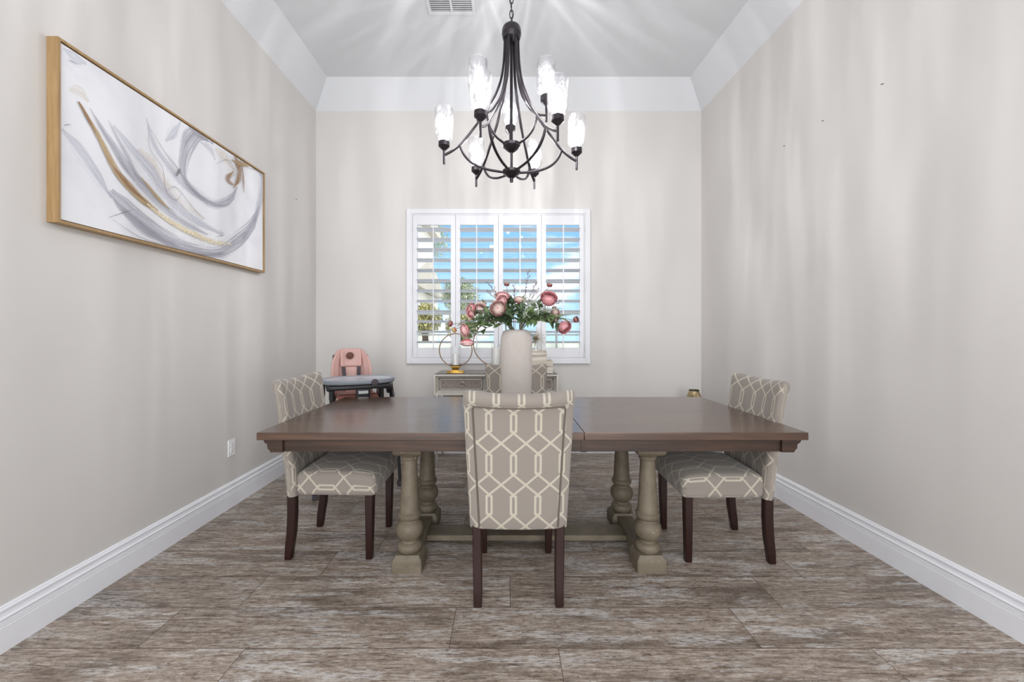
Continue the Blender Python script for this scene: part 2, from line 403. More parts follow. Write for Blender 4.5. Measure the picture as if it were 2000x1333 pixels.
    def build(s, name, mat=None, parent=None, smooth=None, loc=None, fixn=True, merge=True):
        if smooth is None: smooth = 38 if s.round else 20
        me = bpy.data.meshes.new(name)
        me.from_pydata([tuple(v) for v in s.v], [], s.f)
        ms = s.mats if s.mats else [mat]
        for m in ms: me.materials.append(m)
        if s.mats: me.polygons.foreach_set('material_index', s.mi)
        if any(u is not None for u in s.uv):
            ul = me.uv_layers.new(name='UVMap')
            for p, u in zip(me.polygons, s.uv):
                if u:
                    for k, li in enumerate(p.loop_indices): ul.data[li].uv = u[k]
        bm = bmesh.new(); bm.from_mesh(me)
        if merge: bmesh.ops.remove_doubles(bm, verts=bm.verts, dist=1e-6)
        if fixn: bmesh.ops.recalc_face_normals(bm, faces=bm.faces)
        bm.to_mesh(me); bm.free()
        if smooth:
            me.polygons.foreach_set('use_smooth', [True]*len(me.polygons)); me.set_sharp_from_angle(angle=math.radians(smooth))
        me.update()
        o = bpy.data.objects.new(name, me); C.objects.link(o)
        if parent: o.parent = parent
        if loc is not None: o.location = loc
        return o

def tag(o, label=None, cat=None, group=None, kind=None):
    if label: o['label'] = label
    if cat: o['category'] = cat
    if group: o['group'] = group
    if kind: o['kind'] = kind
    return o
def empty(name, loc=(0,0,0), rz=0):
    o = bpy.data.objects.new(name, None); C.objects.link(o); o.location = loc; o.rotation_euler = (0,0,rz); o.empty_display_size = .1
    return o
def kids(o): return [c for c in bpy.data.objects if c.parent == o]
def copy_tree(o, parent=None):
    ks = kids(o); c = o.copy(); C.objects.link(c)
    if parent: c.parent = parent
    for k in ks: copy_tree(k, c)
    return c
def catmull(pts, n=6):
    pts = [Vector(p) for p in pts]; out = []
    P = [2*pts[0]-pts[1]]+pts+[2*pts[-1]-pts[-2]]
    for i in range(1, len(P)-2):
        for k in range(n):
            t = k/n; a,b,c,d = P[i-1],P[i],P[i+1],P[i+2]
            out.append(.5*((2*b)+(-a+c)*t+(2*a-5*b+4*c-d)*t*t+(-a+3*b-3*c+d)*t**3))
    out.append(pts[-1]); return out
# ------------------------------------------------------------------ the room
XL, XR, YF, YB = -1.974, 2.03, 4.15, -1.9
XRB = 2.03+(YF-YB)*.0235                     # the right wall runs very slightly out of square
ZW, ZC = 3.554, 3.804                        # wall top and flat ceiling
def xr(y): return 2.03+(YF-y)*.0235
WX0, WX1, WZ0, WZ1 = -.975, .82, .985, 2.47  # window opening

def room():
    # floor: staggered planks over a grout bed
    m = MB(); m.mat(M['plank']); W, L, g = .2325, 1.237, .0013
    offs = {0:.207, 1:1.012, 2:.02, 3:.28, 4:.50, 5:.967, 6:.15, 7:.62, 8:.9, 9:.33, 10:1.1, 11:.5}
    rnd = random.Random(3); y0 = 1.58-W
    for k in range(-16, 13):
        ya, yb = y0+k*W, y0+(k+1)*W
        if yb < YB or ya > YF: continue
        ya, yb = max(ya, YB), min(yb, YF)
        o = offs.get(k, rnd.random()*L); x = o-4*L
        while x < 2.4:
            a, b = max(x, -2.05), min(x+L, 2.25); x += L
            if b-a < .01: continue
            bidx = len(m.v)
            for p in ((a+g,ya+g),(b-g,ya+g),(b-g,yb-g),(a+g,yb-g)): m.v.append(Vector((p[0],p[1],0)))
            m.face([bidx,bidx+1,bidx+2,bidx+3])
    m.mat(M['grout']); m.box(-2.1, 2.3, YB, YF+.1, -.06, -.0012)
    tag(m.build('floor', smooth=0, fixn=False), kind='structure')
    # walls
    m = MB().box(XL-.12, XL, YB, YF, 0, ZW); tag(m.build('wall_left', M['wall'], smooth=0), kind='structure')
    m = MB().prism([(XR,YF),(XR+.12,YF),(XRB+.12,YB),(XRB,YB)], 'z', 0, ZW); tag(m.build('wall_right', M['wall'], smooth=0), kind='structure')
    m = MB()
    m.box(XL-.12, WX0, YF, YF+.15, 0, ZW); m.box(WX1, XR+.12, YF, YF+.15, 0, ZW)
    m.box(WX0, WX1, YF, YF+.15, 0, WZ0); m.box(WX0, WX1, YF, YF+.15, WZ1, ZW)
    tag(m.build('wall_far', M['wall'], smooth=0), kind='structure')
    # tray ceiling: sloped band and flat top, with thickness above
    m = MB(); i = .19
    A = [(XL,YB-.0),(XRB,YB),(XR,YF),(XL,YF)]; B = [(XL+i,YB),(XRB-i,YB),(XR-i,YF-.166),(XL+i,YF-.166)]
    va = len(m.v)
    for x, y in A: m.v.append(Vector((x,y,ZW)))
    for x, y in B: m.v.append(Vector((x,y,ZC)))
    m.face([4,5,6,7]); m.face([0,4,7,3]); m.face([3,7,6,2]); m.face([2,6,5,1])
    m.box(XL-.2, XRB+.2, YB, YF+.2, ZC+.06, ZC+.12)
    m.box(XL-.2, XL, YB, YF+.2, ZW, ZC+.06); m.prism([(XR,YF+.2),(XR+.3,YF+.2),(XRB+.2,YB),(XRB,YB)], 'z', ZW, ZC+.06); m.box(XL, XR, YF, YF+.2, ZW, ZC+.06)
    tag(m.build('ceiling', M['ceiling'], smooth=0, fixn=False, merge=False), kind='structure')
    # baseboards
    pr = [(0,0),(.016,0),(.016,.098),(.0145,.101),(.0145,.106),(.016,.108),(.0145,.110),(.0145,.115),(.016,.117),(.0145,.119),(.013,.124),(.018,.128),(.019,.134),(.014,.139),(.010,.150),(.010,.156),(.014,.160),(.014,.167),(.009,.171),(.008,.176),(.004,.180),(0,.180)]
    m = MB().prism([(XL+a, b) for a, b in pr], 'y', YB, YF); tag(m.build('baseboard_left', M['trim'], smooth=20), kind='structure')
    m = MB(); b = 0
    rows = [[(xr(y)-a, y, z) for a, z in pr] for y in (YB, YF)]; m.grid(rows, closed_u=True)
    tag(m.build('baseboard_right', M['trim'], smooth=20), kind='structure')
    m = MB().prism([(YF-a, b) for a, b in pr], 'x', XL+.016, XR-.016); tag(m.build('baseboard_far', M['trim'], smooth=20), kind='structure')
    # window sash behind the shutters
    w = MB(); y0, y1 = YF+.085, YF+.125
    w.box(WX0, WX0+.035, y0, y1, WZ0, WZ1).box(WX1-.035, WX1, y0, y1, WZ0, WZ1).box(WX0, WX1, y0, y1, WZ0, WZ0+.035).box(WX0, WX1, y0, y1, WZ1-.035, WZ1)
    wn = tag(w.build('window_1', M['shutter'], smooth=0), kind='structure')
    s = MB(); zm = 1.79
    s.box(WX0+.035, WX1-.035, y0+.005, y1-.005, zm-.012, zm+.012)
    s.box(-.09, -.06, y0+.005, y1-.005, WZ0+.035, WZ1-.035)
    s.build('sash_bar', M['rail_metal'], wn, smooth=0)
    MB().box(WX0+.035, WX1-.035, y0+.018, y0+.022, WZ0+.035, WZ1-.035).build('window_pane', M['pane'], wn, smooth=0)

def shutters():
    root = empty('plantation_shutters', (-.077, YF, .928))
    tag(root, 'white four-panel plantation shutters with open louvers over the far window', 'shutters')
    O = Vector(root.location); yq = YF-.03
    def B(m, x0, x1, y0, y1, z0, z1, bev=.0015): m.box(x0-O.x, x1-O.x, y0-O.y, y1-O.y, z0-O.z, z1-O.z, bev)
    X0, X1, Z0, Z1 = -1.025, .8716, .928, 2.528
    fw = .048
    m = MB()
    for a in ((X0,X0+fw,Z0,Z1),(X1-fw,X1,Z0,Z1),(X0+fw,X1-fw,Z1-fw,Z1),(X0+fw,X1-fw,Z0,Z0+fw)): B(m, a[0],a[1],yq,YF-.0005,a[2],a[3],.003)
    # inner rebate step
    a0, a1, c0, c1 = X0+fw, X1-fw, Z0+fw, Z1-fw
    for a in ((a0,a0+.012,c0,c1),(a1-.012,a1,c0,c1),(a0+.012,a1-.012,c1-.012,c1),(a0+.012,a1-.012,c0,c0+.012)): B(m, a[0],a[1],yq+.008,YF+.03,a[2],a[3],.001)
    m.build('shutter_frame', M['shutter'], root, smooth=20)
    x0, x1, z0, z1 = a0+.014, a1-.014, c0+.014, c1-.014
    pw = (x1-x0)/4; st = .047; tr = .102
    yp0, yp1 = yq+.006, yq+.036
    for k in range(4):
        pa, pb = x0+k*pw+.0015, x0+(k+1)*pw-.0015
        m = MB()
        B(m, pa, pa+st, yp0, yp1, z0, z1); B(m, pb-st, pb, yp0, yp1, z0, z1)
        B(m, pa+st, pb-st, yp0, yp1, z1-tr, z1); B(m, pa+st, pb-st, yp0, yp1, z0, z0+tr)
        panel = m.build('shutter_panel', M['shutter'], root, smooth=20)
        lo, hi = z0+tr, z1-tr; n = 12; sp = (hi-lo)/n
        m = MB(); yc = (yp0+yp1)/2
        for i in range(n):
            zc = lo+(i+.5)*sp+.006; w = .060; th = .0082; t = math.radians(-8)
            pr = []
            for q in range(12):
                a = 2*PI*q/12; u, v = w*math.cos(a), th*math.sin(a)
                pr.append((yc-O.y+u*math.cos(t)-v*math.sin(t), zc-O.z+u*math.sin(t)+v*math.cos(t)))
            m.prism(pr, 'x', pa+st+.001-O.x, pb-st-.001-O.x)
        m.build('louvers', M['shutter'], panel, smooth=40)
        m = MB(); xc = (pa+pb)/2; B(m, xc-.0055, xc+.0055, yp0-.048, yp0-.038, lo-.012, hi+.005, .002)
        m.build('tilt_rod', M['shutter'], panel, smooth=20)
    for xx in (a0+.006, a1-.006):
        for zz in (z0+.10, (z0+z1)/2, z1-.13):
            m = MB(); B(m, xx-.004, xx+.004, yq-.004, yq+.008, zz-.035, zz+.035, .002); m.build('hinge', M['plate'], root, smooth=20)

def small_wall_things():
    # outlet on the left wall
    y, z = 2.87, .422
    r = empty('wall_outlet', (XL, y, z)); tag(r, 'white duplex power outlet low on the left wall above the baseboard', 'outlet')
    MB().box(0, .006, -.036, .036, -.058, .058, .002).build('cover_plate', M['plate'], r)
    for s in (-1, 1):
        m = MB(); m.mat(M['plate']); m.lathe([(.0,0),(.0165,0),(.0165,.0022),(0,.0022)], (.006,0,s*.02), 20, M4=Matrix.Rotation(PI/2,4,'Y'))
        m.mat(M['dark_slot']); 
        for yy in (-.0065, .0065): m.box(.0081, .0086, yy-.0012, yy+.0012, s*.02+.001, s*.02+.009)
        m.lathe([(0,0),(.0026,0),(.0026,.0006),(0,.0006)], (.0081,0,s*.02-.008), 10, M4=Matrix.Rotation(PI/2,4,'Y'))
        m.build('socket', None, r)
    def nail(x, y, z, sx, label):
        m = MB(); m.lathe([(0,0),(.002,0),(.002,.001),(.001,.0015),(.001,.008),(0,.012)], (0,0,0), 8, M4=Matrix.Rotation(sx*PI/2,4,'Y'))
        m.box(sx*.0, sx*.003, -.007, .007, -.0008, .0008)
        tag(m.build('picture_nail', M['dark_slot'], loc=(x,y,z)), label, 'nail', 'picture nails left in the walls')
    y = 2.2;  nail(xr(y)-.0005, y, 2.62, -1, 'small dark nail on the right wall, the highest and nearest of three')
    y = 2.6;  nail(xr(y)-.0005, y, 2.63, -1, 'small dark nail on the right wall, the middle of three')
    y = 2.95; nail(xr(y)-.0005, y, 2.63, -1, 'small dark nail on the right wall, the farthest and lowest of three')
    nail(XL+.0005, 3.755, 2.505, 1, 'small dark nail on the left wall beyond the painting')
    # ceiling vent
    r = empty('ceiling_vent', (-.427, 3.06, ZC)); tag(r, 'white louvred air vent in the flat ceiling left of the chandelier chain', 'vent')
    m = MB(); X, Y = .19, .14
    for a in ((-X,X,-Y,-Y+.028),(-X,X,Y-.028,Y),(-X,-X+.028,-Y+.028,Y-.028),(X-.028,X,-Y+.028,Y-.028),(-.008,.008,-Y+.028,Y-.028)): m.box(a[0],a[1],a[2],a[3],-.010,-.0002,.002)
    m.build('vent_frame', M['ceiling'], r)
    MB().box(-X+.02, X-.02, -Y+.02, Y-.02, -.0015, -.0004).build('vent_opening', M['duct'], r)
    m = MB()
    for sx in (-1, 1):
        for k in range(11):
            yc = -Y+.04+k*.020; m.prism([(yc-.009,-.009),(yc+.007,-.002),(yc+.009,-.003),(yc-.007,-.010)], 'x', sx*.008, sx*(X-.028))
    m.build('vent_louvers', M['ceiling'], r)

def painting():
    Y0, Y1, Z0, Z1, T = 1.715, 3.19, 1.725, 2.525, .050
    r = empty('framed_painting', (XL, (Y0+Y1)/2, Z0)); tag(r, 'long abstract grey, white and gold painting in a thin oak frame on the left wall', 'painting')
    oy = (Y0+Y1)/2
    def B(m, a, b, c, d, e, f, bv=.001): m.box(a, b, c-oy, d-oy, e-Z0, f-Z0, bv)
    m = MB(); w = .012
    B(m, .0005,T,Y0,Y0+w,Z0,Z1); B(m, .0005,T,Y1-w,Y1,Z0,Z1); B(m, .0005,T,Y0+w,Y1-w,Z0,Z0+w); B(m, .0005,T,Y0+w,Y1-w,Z1-w,Z1)
    m.build('picture_frame', M['oak'], r, smooth=20)
    MB().box(.0006, .012, Y0+w-oy, Y1-w-oy, w, Z1-Z0-w).build('shadow_gap', M['dark_slot'], r, smooth=0)
    m = MB(); m.mat(M['canvas']); g = .005; xf = T-.007
    B(m, .013, xf, Y0+w+g, Y1-w-g, Z0+w+g, Z1-w-g)
    ya, yb, za, zb = Y0+w+g, Y1-w-g, Z0+w+g, Z1-w-g
    def cv(p):   # crop-8 coordinates of the photograph to canvas plane
        px, py = 60+p[0]/2.667, 50+p[1]/2.667
        D = (-XL-xf)*F/(VX-px); z = HC+(VY-py)*D/F
        return (max(ya+.002, min(yb-.002, D)), max(za+.002, min(zb-.002, z)))
    lay = [0]
    def stroke(pts, wid, mat, n=12):
        lay[0] += 1; x = xf+.00025*lay[0]; m.mat(M[mat])
        q = catmull([(0,)+cv(p) for p in pts], n); N = len(q)
        sm = lambda f: f*f*(3-2*f)
        wv = [wid[int(i/(N-1)*(len(wid)-1))]*(1-sm((i/(N-1)*(len(wid)-1))%1)) + wid[min(len(wid)-1, int(i/(N-1)*(len(wid)-1))+1)]*sm((i/(N-1)*(len(wid)-1))%1) for i in range(N)]
        rows, uvs, s = [], [], 0
        for i in range(N):
            a, b = q[max(0,i-1)], q[min(N-1,i+1)]; t = (b-a); t = t.normalized() if t.length > 0 else Vector((0,1,0))
            nn = Vector((0,-t.z,t.y))
            if i: s += (q[i]-q[i-1]).length
            row, ur = [], []
            for k in range(5):
                c = k/4; p = q[i]+nn*(c-.5)*wv[i]
                row.append((x, max(ya+.001,min(yb-.001,p.y))-oy, max(za+.001,min(zb-.001,p.z))-Z0)); ur.append((s, c))
            rows.append(row); uvs.append(ur)
        m.grid(rows, uvs, flip=True)
    # washes
    stroke([(170,120),(230,170),(290,200)], [.02,.12,.03], 's_pale'); stroke([(160,540),(250,640),(330,760),(420,900)], [.03,.10,.10,.02], 's_pale')
    stroke([(200,330),(250,350),(300,400)], [.03,.10,.04], 's_wash'); stroke([(560,640),(640,740),(700,840),(800,930),(900,1010)], [.05,.16,.2,.12,.03], 's_wash')
    stroke([(430,520),(520,640),(620,760),(720,900),(850,1010),(1000,1090)], [.03,.10,.16,.14,.10,.04], 's_pale')
    stroke([(960,640),(1010,700),(1060,760)], [.06,.22,.1], 's_wash')
    stroke([(1100,640),(1190,720),(1205,850),(1170,1000),(1100,1110)], [.02,.08,.12,.1,.03], 's_pale')
    stroke([(600,480),(640,620),(720,740),(800,840),(920,930)], [.02,.06,.08,.06,.02], 's_pale')
    stroke([(780,500),(740,560),(700,600)], [.02,.09,.03], 's_pale')
    # swirl at the upper right
    stroke([(950,590),(880,560),(830,600),(795,700),(800,800),(870,880),(960,930),(1040,900),(1075,840)], [.05,.12,.15,.11,.08,.09,.08,.07,.02], 's_grey')
    stroke([(820,520),(860,540),(920,600)], [.02,.10,.03], 's_grey'); stroke([(700,660),(760,740),(830,840),(920,915),(1010,940),(1060,900)], [.004,.02,.03,.03,.03,.01], 's_grey')
    stroke([(870,600),(930,640),(960,700)], [.01,.08,.02], 's_pale')
    # long lower sweep
    stroke([(415,860),(490,940),(590,1030),(720,1120),(860,1170),(980,1180),(1080,1120),(1150,1040),(1190,940)], [.05,.13,.15,.14,.12,.13,.16,.12,.02], 's_grey')
    stroke([(430,900),(520,1000),(640,1090),(780,1160),(900,1190),(1000,1185)], [.01,.04,.05,.04,.04,.02], 's_grey')
    stroke([(400,860),(470,930),(560,1000),(700,1100),(820,1150)], [.03,.06,.07,.06,.02], 's_pale')
    # paired diagonal sweeps
    stroke([(305,430),(370,540),(440,640),(510,750),(590,850),(680,940),(790,1020),(920,1090)], [.01,.035,.05,.075,.085,.08,.07,.02], 's_grey')
    stroke([(400,490),(440,570),(500,680),(560,790),(640,880)], [.005,.02,.035,.035,.01], 's_grey')
    stroke([(330,470),(400,600),(470,720),(540,810)], [.004,.012,.02,.006], 's_grey')
    stroke([(244,398),(300,490),(350,580),(400,680),(450,770),(510,840),(580,910),(660,970)], [.010,.022,.030,.036,.044,.05,.044,.02], 's_gold')
    stroke([(244,396),(270,440),(300,500),(335,560)], [.012,.020,.022,.006], 's_brown'); stroke([(430,740),(470,790),(520,850),(600,920)], [.01,.03,.03,.01], 's_brown')
    stroke([(570,790),(610,840),(660,900),(720,960)], [.006,.022,.026,.006], 's_gold')
    stroke([(600,930),(690,1000),(780,1055),(870,1100),(960,1130),(1040,1140)], [.02,.04,.05,.05,.05,.02], 's_flake'); stroke([(620,950),(720,1020),(830,1080),(940,1120)], [.02,.045,.05,.03], 's_flake')
    # thin lines and brown splash
    for a in ([(610,520),(615,640),(680,740),(700,860),(750,910),(780,880)], [(620,540),(700,670),(780,800),(880,900)], [(700,860),(740,840),(780,870),(850,960),(910,1010)], [(190,180),(215,190),(240,205)], [(165,520),(200,515)], [(420,1010),(560,1100),(700,1160),(900,1195),(1000,1190)], [(400,1000),(520,960)], [(960,720),(1020,700),(1060,760),(1030,800)], [(1120,740),(1180,750),(1215,800)], [(980,1060),(1000,1090),(960,1100)]):
        stroke(a, [.002,.004,.004,.002], 's_ink')
    stroke([(1060,670),(1075,730),(1080,790),(1050,850)], [.02,.07,.06,.01], 's_brown'); stroke([(1050,760),(1020,800),(1050,830)], [.01,.06,.02], 's_brown'); stroke([(1085,690),(1100,780),(1105,870)], [.01,.03,.006], 's_brown'); stroke([(1040,700),(1090,720),(1130,730)], [.01,.04,.02], 's_gold')
    stroke([(750,785),(765,760),(772,745)], [.01,.03,.008], 's_ink')
    m.build('canvas', None, r, smooth=0, fixn=False, merge=False)
# ------------------------------------------------------------------ dining table
def table():
    X0, X1, Y0, Y1, T = -1.184, 1.437, 1.895, 2.945, .775
    cx, cy = .1265, 2.42
    r = empty('dining_table', (cx, cy, 0)); tag(r, 'long brown trestle dining table with taupe turned legs in the room centre', 'table')
    x0, x1, y0, y1 = X0-cx, X1-cx, Y0-cy, Y1-cy; s0, s1 = -.237, .246
    m = MB(); m.box(x0, s0-.0008, y0, y1, T-.037, T, .0025); m.build('tabletop', M['table'], r, smooth=20)
    m = MB(); m.box(s1+.0008, x1, y0, y1, T-.037, T, .0025); m.build('tabletop', M['table'], r, smooth=20)
    m = MB(); m.box(s0+.0008, s1-.0008, y0, y1, T-.037, T, .0025); m.build('table_leaf', M['table'], r, smooth=20)
    a = .032; m = MB(); zt, zb = T-.0375, .676
    ax0, ax1, ay0, ay1 = x0+.075, x1-.075, y0+.028, y1-.028
    m.box(ax0, ax1, ay0, ay0+.022, zb, zt, .002); m.box(ax0, ax1, ay1-.022, ay1, zb, zt, .002)
    m.box(ax0, ax0+.022, ay0+.022, ay1-.022, zb, zt, .002); m.box(ax1-.022, ax1, ay0+.022, ay1-.022, zb, zt, .002)
    m.build('apron', M['rail'], r, smooth=20)
    # moulded end rails, ogee outward
    og = [(0,zb),(.050,zb),(.052,zb+.006),(.056,zb+.012),(.062,zb+.018),(.064,zb+.028),(.063,zb+.036),(.066,zb+.040),(.074,zb+.046),(.079,zb+.054),(.079,zb+.060),(0,zb+.060)]
    for sx, xb in ((-1, ax0), (1, ax1)):
        m = MB()
        for ys, ye in ((ay0-.012, ay0+.04), (ay1-.04, ay1+.012)):
            m.prism([(xb - sx*.040 + sx*u*1.15, v) for u, v in og], 'y', ys, ye)
        m.prism([(xb + sx*(u*.7), v) for u, v in og], 'y', ay0+.04, ay1-.04)
        m.build('end_rail', M['rail'], r, smooth=20)
    for xs in (s0, s1): MB().box(xs-.012, xs+.016, ay0-.004, ay0+.03, zb-.002, zt).build('slide_block', M['rail'], r)
    # trestles
    prof = [(.001,.085),(.050,.085),(.056,.090),(.063,.100),(.0655,.112),(.063,.124),(.054,.135),(.045,.139),(.043,.146),(.044,.152),(.054,.160),(.064,.174),(.070,.190),(.0715,.205),(.069,.222),(.060,.238),(.048,.249),(.047,.256),(.052,.262),(.060,.268),(.0625,.278),(.061,.290),(.054,.297),(.054,.303),(.051,.312),(.046,.42),(.039,.54),(.0375,.572),(.044,.576),(.046,.584),(.046,.592),(.058,.602),(.066,.612)]
    for X in (-.515, .759):
        for Y in (2.14, 2.62):
            m = MB(); x, y = X-cx, Y-cy
            m.lathe(prof, (x, y, 0), 32)
            m.column([(x,y,0,.078,.074),(x,y,.052,.078,.074),(x,y,.066,.076,.072),(x,y,.080,.066,.062),(x,y,.087,.062,.058)], .06)
            m.column([(x,y,.606,.060,.058),(x,y,.614,.072,.068),(x,y,.626,.076,.072),(x,y,.6755,.076,.072)], .06)
            m.build('turned_leg', M['taupe'], r, smooth=35)
        m = MB(); x = X-cx
        m.box(x-.048, x+.048, 2.14-cy+.07, 2.62-cy-.07, .018, .078, .004); m.build('sled_foot', M['taupe'], r)
        MB().box(x-.05, x+.05, 2.14-cy+.077, 2.62-cy-.077, .63, .675, .003).build('cross_rail', M['taupe'], r)
    MB().box(-.515+.049-cx, .759-.049-cx, -.072, .068, .024, .056, .003).build('stretcher', M['taupe'], r)

# ------------------------------------------------------------------ upholstered chairs (facing +y)
def chair_proto():
    r = empty('dining_chair', (0,0,0))
    # back
    front = [(-.192,.355),(-.194,.42),(-.200,.50),(-.212,.60),(-.228,.70),(-.247,.80),(-.262,.88),(-.272,.935),(-.282,.970),(-.297,.992),(-.317,1.000)]
    rear = [(-.335,.995),(-.348,.980),(-.352,.962),(-.346,.944),(-.334,.928),(-.325,.905),(-.316,.85),(-.303,.76),(-.288,.64),(-.272,.52),(-.262,.42),(-.258,.362),(-.250,.352)]
    prof = front+rear
    # arc length with the rear face anchored at z
    arc = [0.0]
    for a, b in zip(prof, prof[1:]): arc.append(arc[-1]+math.hypot(a[0]-b[0], a[1]-b[1]))
    N = 31; rows, uvs = [], []
    nf = len(front)
    for j in range(N):
        s = math.sin((j/(N-1)-.5)*PI); s = math.copysign(abs(s)**.9, s)
        t = max(0.0, 1-abs(s)**9)**(1/3.2)
        row, ur = [], []
        for k, (y, z) in enumerate(prof):
            hw = .224+.026*min(1, max(0, (z-.36)/.6))
            ym = -.225-(z-.36)*.155 if z < .93 else -.315
            zm = z if z < .93 else .93+(z-.93)*.55
            yy = ym+(y-ym)*(t*.93+.07) if abs(s) < .9999 else ym+(y-ym)*.25
            zz = zm+(z-zm)*(.4+.6*t)
            cur = (.016+.026*max(0,(z-.4)/.6))*(s*s)
            dip = -.020*(1-s*s)*max(0, (z-.85)/.15)
            row.append((hw*s, yy+cur-.01, zz+dip))
            front_side = k < nf
            v = z if front_side and z < .97 else (.97+(arc[k]-arc[nf-3]) if front_side else None)
            if v is None: v = z if k > nf+3 else None
            ur.append([hw*s+math.copysign((1-t)*.036, s), v, k])
        rows.append(row); uvs.append(ur)
    # fill the roll with arc-length, running on from the front face
    def vv(k):
        return arc[k]
    za = next(a for a, p in zip(arc[nf+6:], prof[nf+6:]))
    off_rear = None
    for ur in uvs:
        for q in ur:
            k = q[2]
            q[1] = (arc[k]-arc[0]+.355) if k <= nf+3 else q[1]
    # rear panel below the roll: mirrored z, link centres at .855/.662/.469
    base = []
    for ur in uvs: base.append([((q[0]+.024, q[1]-.855) if q[2] > nf+3 else (q[0]-.010, q[1]-.86)) for q in ur])
    m = MB(); m.mat(M['fabric']); m.grid(rows, base)
    b0 = 0; n = len(prof)
    for j in range(N-1): m.face([j*n, (j+1)*n, (j+1)*n+n-1, j*n+n-1])   # underside strip
    for j in (0, N-1): m.face([j*n+k for k in range(n)])
    # break the wrap faces where roll meets rear panel: uv handled per face below
    for fi in range(len(m.f)):
        u = m.uv[fi]
        k = [vi % n for vi in m.f[fi]]
        if u and min(k) <= nf+3 < max(k):
            m.uv[fi] = [(q[0]-(.034 if kk > nf+3 else 0), (arc[kk]-arc[0]+.355-.86) if kk > nf+3 else q[1]) for q, kk in zip(u, k)]
    bk = m.build('backrest', None, r, smooth=50)
    # piping round the rear panel
    def rear_pt(s, z):
        zs = [p for p in rear if p[1] <= .93]; y = None
        for a, b in zip(zs, zs[1:]):
            if b[1] <= z <= a[1]: y = a[0]+(b[0]-a[0])*(a[1]-z)/(a[1]-b[1]); break
        if y is None: y = zs[0][0] if z > .9 else zs[-1][0]
        hw = .224+.026*min(1, max(0, (z-.36)/.6)); t = max(0.0, 1-abs(s)**9)**(1/3.2)
        ym = -.225-(z-.36)*.155
        return Vector((hw*s, ym+(y-ym)*(t*.93+.07)+(.016+.026*max(0,(z-.4)/.6))*s*s-.01-.0015, z-.012*(1-s*s)*max(0,(z-.85)/.15)))
    pts = [rear_pt(-.80-.03*(z-.36)/.56, z) for z in [.362+.0305*i for i in range(19)]]
    pts += [rear_pt(-.80+.1*i, .926) for i in range(0, 17)]
    pts += [rear_pt(.80+.03*(z-.36)/.56, z) for z in [.362+.0305*i for i in reversed(range(19))]]
    MB().tube(pts, .0044, 6).build('piping', M['welt'], bk)
    # seat
    hx, hy, hz = .232, .222, .062
    def sf(p):
        e = max(0, 1-(p.x/hx)**4)*max(0, 1-(p.y/hy)**4)
        if p.z > 0: p.z += .022*e
        if p.z > 0 and p.y > 0: p.z -= .012*(p.y/hy)**3
        k = .93+.07*(p.y/hy+1)/2; p.x *= k
        return p
    def su(p, nr):
        a, b = p.x, p.y
        if abs(nr.x) > .7: a = p.x+math.copysign(hz-p.z, p.x)
        elif nr.y > .7: b = p.y+(hz-p.z)
        return (a+.024, b+.05)
    m = MB(); m.mat(M['fabric']); m.rbox((0, .022, .419), hx, hy, hz, .030, 3, 8, sf, su)
    m.build('seat', None, r, smooth=50)
    for sx in (-1, 1):
        m = MB(); m.column([(sx*.183,.196,0,.0155,.0155),(sx*.183,.196,.004,.0175,.0175),(sx*.186,.198,.20,.0205,.0205),(sx*.188,.200,.372,.023,.023)], .2)
        m.build('leg', M['leg'], r)
        m = MB(); m.column([(sx*.186,-.250,0,.0165,.016),(sx*.186,-.249,.004,.0185,.018),(sx*.186,-.243,.07,.0195,.021),(sx*.188,-.232,.15,.0205,.0225),(sx*.190,-.226,.25,.0205,.023),(sx*.192,-.226,.385,.0205,.023)], .2)
        m.build('leg', M['leg'], r)
    return r

def chairs():
    c = chair_proto(); g = 'lattice upholstered dining chairs around the table'
    def put(o, x, y, rz, lab):
        o.location = (x, y, 0); o.rotation_euler = (0,0,rz); tag(o, lab, 'chair', g)
    cs = [copy_tree(c) for _ in range(3)]
    put(c, .058, 2.078, 0, 'taupe lattice-print dining chair in front, its back panel turned to the viewer')
    put(cs[0], -.950, 2.395, -PI/2, 'taupe lattice-print dining chair at the left end of the table')
    put(cs[1], 1.196, 2.36, PI/2-.03, 'taupe lattice-print dining chair at the right end of the table')
    put(cs[2], .084, 2.95, PI, 'taupe lattice-print dining chair on the window side, mostly hidden behind the ribbed vase')

